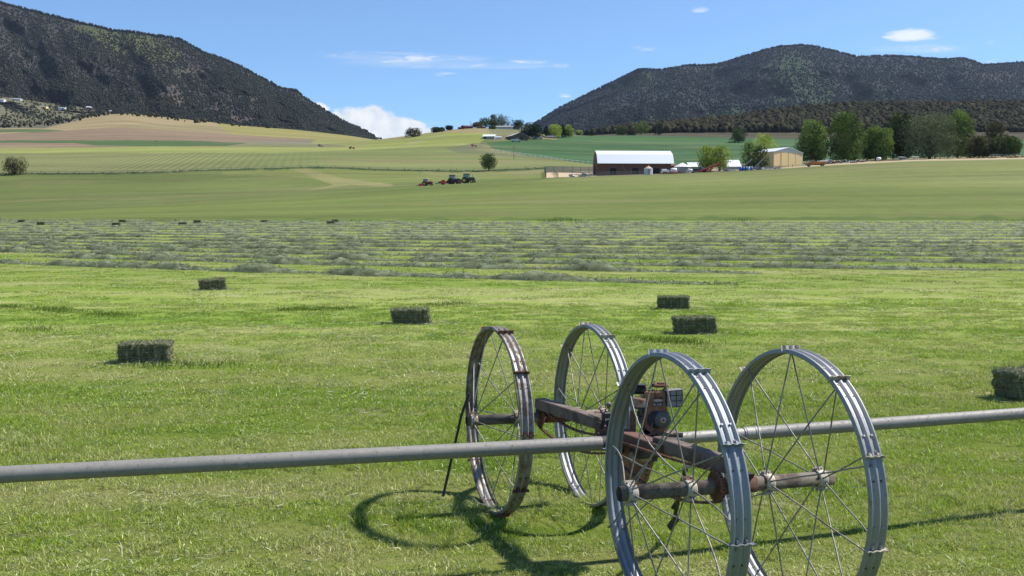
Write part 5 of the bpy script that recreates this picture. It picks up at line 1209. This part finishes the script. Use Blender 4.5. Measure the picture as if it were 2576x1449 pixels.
mwheel(-.787, W2, (-.997, -.597), GALVR, 107, 1, lugmat=RUST, bent=(((0, 5), (.0, .05, -.03, 1.0)), ((1, 1), (0, .02, -.02, 1))))
mwheel(.102, W2, (-.02, .215), GALVB, 98.5, 2)
mwheel(-.674, -W2, (-.924, -.543), GALV, 100, 3, bent=(((0, 2), (.03, 0, .03, 1.3)), ((1, 1), (-.05, .05, -.04, 1.0)), ((1, 6), (.0, -.06, .03, 1.5)), ((1, 7), (.0, -.07, .0, .8)), ((1, 3), (0, .07, .04, .7))), broken=((0, 1), (-.66, -1.86, 1.435)), lugmat=GALV)
mwheel(.174, -W2, (-.011, .366), GALVB, 92, 4, bent=(((0, 9), (0, 0, .01, 1)),), lugmat=HUBM)
def hollow(m, p0, p1, r, th, n=28):
    L_ = (Vector(p1) - Vector(p0)).length; m.rev([(0, r - th), (0, r), (L_, r), (L_, r - th), (0, r - th)], p0, Vector(p1) - Vector(p0), n)
m = MB(); hollow(m, (-1.055, W2, RW), (.26, W2, RW), .045, .005); m.build('axle', AXL, mv)
m = MB(); hollow(m, (-.995, -W2, RW), (.455, -W2, RW), .045, .005); m.build('axle', AXL, mv)
m = MB(); hollow(m, (-.34, W2, RW), (-.10, W2, RW), .052, .006); m.build('axle_sleeve', RUST, mv)
m = MB(); hollow(m, (-.34, -W2, RW), (-.10, -W2, RW), .052, .006); m.build('axle_sleeve', RUST, mv)
# pipes
PR = .0505
m = MB(); a = Vector((-.415, 0, .828)); far_l = Vector((-9.5, 0, .884)); m.tube([a, a.lerp(far_l, .25), a.lerp(far_l, .5), far_l], [.0525, .052, .0515, .0515], 40); pipe1 = m.build('pipe', ALU, mv)
m = MB(); m.tube([(-.455, 0, .8283), (-.402, 0, .828)], .0545, 36); m.build('collar', BLK, pipe1)
m = MB(); m.tube([(-.30, 0, .829), (.40, 0, .834), (.80, 0, .838)], .045, 36); m.build('pipe', ALUB, mv)
for x_ in (.615,): m = MB(); m.tube([(x_, 0, .8365), (x_ + .012, 0, .8366)], .047, 36); m.build('weld_ring', RUST, mv)
m = MB(); m.tube([(.74, 0, .838), (.88, 0, .839)], .0505, 36); m.tube([(.755, 0, .838), (.775, 0, .838)], .0535, 36); m.tube([(.835, 0, .839), (.855, 0, .839)], .0535, 36); m.build('coupler', ALUB, mv)
m = MB(); m.tube([(.86, 0, .839), (3.6, 0, .874), (12, 0, .99)], .0495, 40); m.build('pipe', ALU, mv)
# hanging wire loop on the pipe weld
m = MB(); m.tube([(.60, -.05, .83), (.605, -.055, .77), (.62, -.05, .745), (.628, -.045, .765), (.62, -.04, .80)], .002, 5); m.build('wire', BLK, mv)
# beams
def beam(p0, p1, wd, ht, mat, name, wall=True):
    p0 = Vector(p0); p1 = Vector(p1); d = p1 - p0; L_ = d.length; yaw = math.atan2(-d.x, d.y); pit = math.asin(d.z / L_)
    M_ = Matrix.Translation((p0 + p1) / 2) @ Euler((pit, 0, yaw)).to_matrix().to_4x4(); m = MB(); m.box((0, 0, 0), (wd, L_, ht), M=M_, bev=.006); return m.build(name, mat, mv)
beam((-.378, 1.52, .931), (-.285, .28, .914), .100, .092, BEAMM, 'beam')
beam((-.238, -.50, .904), (-.205, -1.46, .910), .100, .092, BEAMM, 'beam')
beam((-.300, .34, .880), (-.255, -.66, .872), .12, .085, REDOX, 'engine_frame')
m = MB(); m.box((-.25, .42, .955), (.17, .22, .030), bev=.004); m.build('bracket', BEAMM, mv)
m = MB(); m.box((-.29, .30, .93), (.12, .10, .02)); m.build('bracket', REDOX, mv)
# axle hangers under the beam ends
for (x, y) in ((-.37, W2), (-.185, -W2)):
    m = MB(); prof = [(-.07, .015), (.06, .015), (.055, -.012), (.03, -.026), (-.03, -.026), (-.06, -.01)]
    m.put([(x - .03, y + q[0], .87 + q[1]) for q in prof] + [(x + .045, y + q[0], .87 + q[1]) for q in prof], [tuple(range(5, -1, -1)), tuple(range(6, 12))] + [(i, (i + 1) % 6, 6 + (i + 1) % 6, 6 + i) for i in range(6)])
    for e in (-.04, .03): m.cyl((x - .04, y + e, .868), (x - .025, y + e, .868), .007, 6)
    m.build('hanger', BLK, mv)
# sprockets and chains
def sprocket(x, y, z, r, nt, mat, hubr=.05, wd=.010):
    m = MB(); vs = []; n = nt * 4
    for s_ in (-wd / 2, wd / 2):
        for k in range(n):
            a = 2 * math.pi * k / n; rr = r * (1.0 if k % 4 in (0, 1) else .945); vs.append((x + s_, y + rr * math.cos(a), z + rr * math.sin(a)))
    fs = [tuple(range(n - 1, -1, -1)), tuple(range(n, 2 * n))] + [(i, (i + 1) % n, n + (i + 1) % n, n + i) for i in range(n)]
    m.put(vs, fs); m.rev([(-.03, 0), (-.03, hubr), (.03, hubr), (.03, 0)], (x, y, z), (1, 0, 0), 24); return m.build('sprocket', mat, mv)
sprocket(-.366, -W2, .812, .092, 32, RUST, .05); sprocket(-.38, W2, .812, .092, 32, RUST, .05)
sprocket(-.38, .02, .82, .052, 17, BLK, .03); sprocket(-.365, -.12, .80, .052, 17, BLK, .03)
def chain(pts, x, name='chain'):
    ps = [Vector((x, y, z)) for y, z in pts]; seg = []; tot = 0; step = .019; res = [ps[0]]; carry = step
    for a, b in zip(ps[:-1], ps[1:]):
        d = (b - a).length; t = carry
        while t < d: res.append(a.lerp(b, t / d)); t += step
        carry = t - d
    m = MB()
    for i in range(len(res) - 1):
        a, b = res[i], res[i + 1]; d = b - a; mid = (a + b) / 2; ang = math.atan2(d.z, d.y); wdt = .019 if i % 2 else .013
        for s_ in (-1, 1):
            Mx = Matrix.Translation(mid + Vector((s_ * wdt / 2, 0, 0))) @ Matrix.Rotation(ang, 4, 'X'); m.box((0, 0, 0), (.004, .025, .016 if i % 2 else .013), M=Mx, bev=0)
        m.cyl(a - Vector((.010, 0, 0)), a + Vector((.010, 0, 0)), .006, 6)
    return m.build(name, CHAINM, mv)
def arc(y, z, r, a0, a1, n=9): return [(y + r * math.cos(R_(a)), z + r * math.sin(R_(a))) for a in np.linspace(a0, a1, n)]
def sag(a, b, s_, n=14): return [(a[0] + (b[0] - a[0]) * t, a[1] + (b[1] - a[1]) * t - s_ * 4 * t * (1 - t)) for t in np.linspace(0, 1, n)]
rc = arc(W2, .812, .094, 95, -85, 12)
chain(sag((.03, .885), rc[0], .075) + rc[1:] + sag(rc[-1], (.02, .75), .075)[1:], -.38)
fcn = arc(-W2, .812, .094, 85, 265, 12)
chain(sag((-.1, .862), (-W2 + .008, .905), .010) + fcn[1:] + sag(fcn[-1], (-.14, .70), .085)[1:], -.366)
# gearbox, chain case, shafts
m = MB(); m.cyl((-.44, .10, .84), (-.30, .10, .84), .050, 20); m.cyl((-.46, .10, .84), (-.44, .10, .84), .035, 16); m.build('drive_shaft', RUST, mv)
m = MB(); m.cyl((-.37, .02, .845), (-.40, .02, .845), .048, 20); m.cyl((-.40, .02, .845), (-.42, .02, .845), .02, 12); m.build('bearing', BEAMM, mv)
m = MB(); m.prism([(-.30, .82), (-.12, .82), (-.10, .70), (-.15, .56), (-.20, .50), (-.26, .52), (-.31, .66)], -.16, .02); m.build('chain_case', RUSTO, mv)
m = MB(); vs = []; 
for k in range(11): z = .80 - k * .027; m.box((-.105 - .0085 * k + (.03 if k < 4 else 0) * 0, -.15, z), (.018, .02, .012), rot=(0, R_(-15), 0))
m.build('chain_teeth', BLK, mv)
m = MB(); m.rev([(0, 0), (0, .036), (.004, .042), (.15, .042), (.154, .036), (.154, 0)], (-.315, -.22, .755), (1, 0, .05), 22); m.build('gear_motor', FLT, mv)
m = MB(); m.box((-.20, -.18, .80), (.20, .22, .10), bev=.015); m.box((-.13, -.2, .745), (.05, .05, .06)); m.build('gearbox', BLK, mv)
m = MB(); m.cyl((-.10, -.16, .775), (-.10, -.16, .735), .02, 12); m.build('fitting', FLT, mv)
m = MB(); m.box((-.22, -.05, .965), (.026, .05, .20), rot=(0, R_(0), 0)); m.build('upright', REDOX, mv)
m = MB(); m.tube([(-.36, .22, .90), (-.335, .20, .99), (-.33, .18, 1.03)], .018, 10); m.box((-.33, .18, 1.0), (.07, .05, .06), bev=.008); m.build('clutch', BLK, mv)
m = MB(); m.tube([(-.30, .20, 1.00), (-.305, .19, 1.07)], .006, 7); m.rev([(-.022, 0), (-.016, .016), (0, .022), (.016, .016), (.022, 0)], (-.306, .19, 1.085), (0, 0, 1), 14); m.build('lever', SPK, mv)
m = MB()
for k in range(4): m.tube([(-.35 + .012 * k, .16, .98), (-.37 + .014 * k, .08, .93), (-.345 + .014 * k, .02, .83)], .007, 7)
m.tube([(-.30, .12, 1.02), (-.26, .10, 1.07), (-.24, .02, 1.05)], .02, 10); m.build('hose', BLK, mv)
# ground braces
def brace(pts, mat, w0=.020):
    m = MB()
    for a, b in zip(pts[:-1], pts[1:]): m.tube([a, b], w0, 4)
    return m
m = brace([(-.93, 1.86, 1.0), (-.99, 1.90, .80), (-1.13, 2.02, .05)], BLK, .014); m.build('brace', BLK, mv)
m = brace([(-.02, -.50, .73), (.13, -.10, .40), (.29, .28, .10)], BLK, .017); m.box((.285, .27, .12), (.02, .05, .14), rot=(R_(40), 0, R_(20))); m.box((.18, .04, .31), (.04, .02, .06), rot=(R_(30), R_(20), 0)); m.build('brace', BLK, mv)
m = brace([(.46, .16, .84), (.30, .05, .64)], BLK, .013); m.build('brace', BLK, mv)
# engine, faces the camera side
eng_rot = -YAW - .04
EN = Matrix.Translation((-.055, -.06, .898)) @ Matrix.Rotation(eng_rot, 4, 'Z')
k_ = .000653
def E_(cx, cy, d=0): return Vector(((cx - 540) * k_, d, (650 - cy) * k_))
m = MB(); m.box((.01, .13, .07), (.17, .16, .16), M=EN, bev=.02); m.box((0, .13, .20), (.13, .15, .15), M=EN, bev=.015); m.box((.02, .05, -.01), (.22, .22, .02), M=EN)
eng = m.build('engine', BLK, mv)
# blower housing: rounded outline with depth
ol = [(432, 200), (450, 182), (650, 180), (672, 195), (676, 300)] + [(565 + 158 * math.cos(R_(a)), 495 + 155 * math.sin(R_(a))) for a in np.linspace(-38, 205, 22)] + [(430, 330)]
m = MB(); m.prism([((x - 540) * k_, (650 - y) * k_) for x, y in ol][::-1], -.055, .06, M=EN); bh = m.build('blower_housing', RUSTO, eng)
m = MB(); c = E_(560, 490); m.rev([(0, .066), (.012, .064), (.014, 0)], (c.x, -.056, c.z), (0, -1, 0), 30, M=EN); m.build('air_intake', BLK, eng)
m = MB(); c = E_(628, 486); m.rev([(0, .062), (.030, .062), (.042, .052), (.046, .03), (.046, 0)], (c.x, -.058, c.z), (0, -1, 0), 36, M=EN); rs = m.build('recoil_starter', DKS, eng)
m = MB(); m.rev([(0, .021), (.0015, .021), (.0016, 0)], (c.x + .002, -.104, c.z), (0, -1, 0), 24, M=EN); m.build('badge_ring', solid('badge_grey', (.42, .40, .38), .5), rs)
m = MB(); m.rev([(0, .011), (.0015, .011), (.0016, 0)], (c.x + .002, -.1058, c.z), (0, -1, 0), 20, M=EN); m.build('badge', solid('badge_red', (.22, .03, .028), .6), rs)
m = MB(); c2 = E_(545, 470); m.box((c2.x, -.075, c2.z), (.035, .04, .07), M=EN, bev=.008); m.build('starter_arm', BLK, eng)
m = MB(); m.prism([((x - 540) * k_, (650 - y) * k_) for x, y in ((682, 160), (845, 145), (856, 160), (852, 330), (840, 342), (710, 348), (682, 335))][::-1], -.075, .03, M=EN); mu = m.build('muffler', MUF, eng)
m = MB()
for (a, b_) in (((712, 160), (850, 150)), ((850, 150), (850, 335)), ((850, 335), (714, 346)), ((714, 346), (712, 160)), ((712, 215), (852, 208)), ((714, 275), (852, 268)), ((782, 160), (782, 340))): p, q = E_(*a, -.077), E_(*b_, -.077); m.tube([EN @ p, EN @ q], .0028, 5)
m.build('grille_bar', BLK, mu)
m = MB(); m.box((.088, .0, .262), (.04, .11, .13), M=EN, bev=.01); m.build('muffler_guard', BLK, eng)
m = MB(); c = E_(392, 0); EF = EN; m.rev([(0, 0), (0, .064), (.006, .066), (.055, .066), (.066, .060), (.070, 0)], (c.x, -.01, (650 - 352) * k_), (0, 0, 1), 30, M=EN); af = m.build('air_filter', FLT, eng)
m = MB(); m.cyl((c.x, -.01, (650 - 358) * k_ - .008), (c.x, -.01, (650 - 358) * k_ + .004), .0665, 30, M=EN); m.build('filter_base', BLK, af)
m = MB(); m.cyl((c.x, -.01, .262), (c.x, -.01, .286), .004, 8, M=EN); m.box((c.x, -.01, .278), (.022, .004, .010), M=EN); m.build('wing_nut', SPK, af)
m = MB(); m.cyl((c.x + .005, -.01, .21), (c.x + .005, -.01, .13), .026, 16, M=EN); m.box((c.x, 0, .14), (.055, .05, .05), M=EN, bev=.01); m.cyl((c.x, -.02, .12), (c.x, -.02, .07), .022, 14, M=EN); m.box((c.x + .03, .02, .06), (.05, .06, .10), M=EN, bev=.01); m.build('carburettor', DKS, eng)
m = MB(); m.box((-.095, .07, .315), (.085, .10, .05), M=EN, bev=.01)
for kk in range(5): m.box((-.10, .07, .285 + kk * .016), (.10, .12, .004), M=EN)
m.build('cylinder_head', BLK, eng)
m = MB(); m.box((.055, .06, .345), (.11, .14, .022), M=EN, bev=.006); m.box((.06, .06, .362), (.05, .08, .010), M=EN, bev=.003); m.cyl((.0, .05, .335), (.0, .05, .36), .02, 14, M=EN); m.build('top_cover', RUST, eng)
m = MB()
for kk in range(5): m.cyl((-.07 + kk * .03, -.02, .30), (-.07 + kk * .03, -.02, .322), .005, 7, M=EN)
m.tube([EN @ Vector(p) for p in ((-.05, -.03, .33), (-.03, -.04, .345), (0, -.05, .325), (.005, -.058, .28))], .0035, 6); m.tube([EN @ Vector(p) for p in ((-.09, -.02, .31), (-.02, -.05, .318), (.04, -.055, .312), (.09, -.05, .30))], .0028, 6); m.build('cable', BLK, eng)
m = MB(); m.tube([EN @ E_(520, 520, -.07), EN @ E_(508, 530, -.085), EN @ E_(500, 640, -.10), EN @ E_(470, 655, -.10)], .0035, 6); m.tube([EN @ E_(462, 650, -.10), EN @ E_(545, 640, -.10)], .0045, 6); m.build('crank_lever', SPK, eng)
m = MB(); m.box((.12, -.02, -.006), (.13, .16, .03), M=EN, bev=.004); m.box((.06, -.10, -.004), (.09, .012, .035), M=EN); m.box((.17, -.09, -.004), (.07, .012, .035), M=EN)
for (a, b_) in ((.03, -.11), (.09, -.11), (.155, -.1), (.19, -.1)): m.cyl((a, b_ + .004, -.004), (a, b_ - .006, -.004), .008, 6, M=EN)
m.build('mount_plate', BEAMM, eng)
# decal
FR = EN @ Matrix.Translation((0, -.0565, 0))
m = MB(); m.prism([((x - 540) * k_, (650 - y) * k_) for x, y in ((532, 232), (636, 232), (636, 335), (528, 335))][::-1], -.001, 0, M=EN @ Matrix.Translation((0, -.0553, 0))); dc = m.build('decal', solid('decal_black', (.022, .022, .024), .5, 0, .3, 30), eng)
m = MB(); m.prism([((x - 540) * k_, (650 - y) * k_) for x, y in ((531, 264), (628, 262), (628, 284), (531, 286))][::-1], -.0008, 0, M=FR); m.build('decal_bar', solid('decal_white', (.55, .53, .50), .6, 0, .2, 40), dc)
m = MB(); m.prism([((x - 540) * k_, (650 - y) * k_) for x, y in ((580, 240), (602, 254), (602, 262), (556, 262), (556, 254))][::-1], -.0008, 0, M=FR)
m.prism([((x - 540) * k_, (650 - y) * k_) for x, y in ((556, 287), (602, 287), (580, 303))][::-1], -.0008, 0, M=FR); m.build('decal_diamond', solid('decal_red', (.38, .03, .025), .6), dc)
def text(s_, size, loc, mat, parent, name='lettering', wx=1.0):
    cu = bpy.data.curves.new(name, 'FONT'); cu.body = s_; cu.size = size; cu.align_x = 'CENTER'; cu.align_y = 'CENTER'; cu.extrude = .0004
    o = bpy.data.objects.new(name, cu); COL.objects.link(o); bpy.context.view_layer.update()
    me = bpy.data.meshes.new_from_object(o.evaluated_get(bpy.context.evaluated_depsgraph_get())); bpy.data.objects.remove(o)
    me.transform(Matrix.Diagonal((wx, 1, 1, 1))); me.transform(Matrix.Rotation(math.pi / 2, 4, 'X')); me.transform(Matrix.Translation(loc)); me.transform(FR); me.materials.clear(); me.materials.append(mat)
    return obj(name, me, parent)
text('8 HP.', .024, E_(580, 321, -.0012), bpy.data.materials['decal_white'], dc, wx=1.25)
text('BRIGGS & STRATTON', .0085, E_(580, 274, -.0014), bpy.data.materials['decal_black'], dc, wx=.75)
#@@END
# ---------------------------------------------------------------- air between here and the mountains
hz = bpy.data.materials.new('haze_air'); hz.use_nodes = True; n = NT(hz.node_tree); n.n.clear()
pv = n.add('ShaderNodeVolumePrincipled', {'Color': (.62, .76, 1.0), 'Density': 2.0e-5, 'Anisotropy': .3})
n.l.new(pv.outputs[0], n.add('ShaderNodeOutputMaterial').inputs['Volume'])
m = MB(); m.box((0, 3000, 700), (26000, 12000, 3400)); hb = m.build('haze', hz); tag(hb, 'thin pale blue summer haze in front of the mountains', 'haze', None, 'stuff')
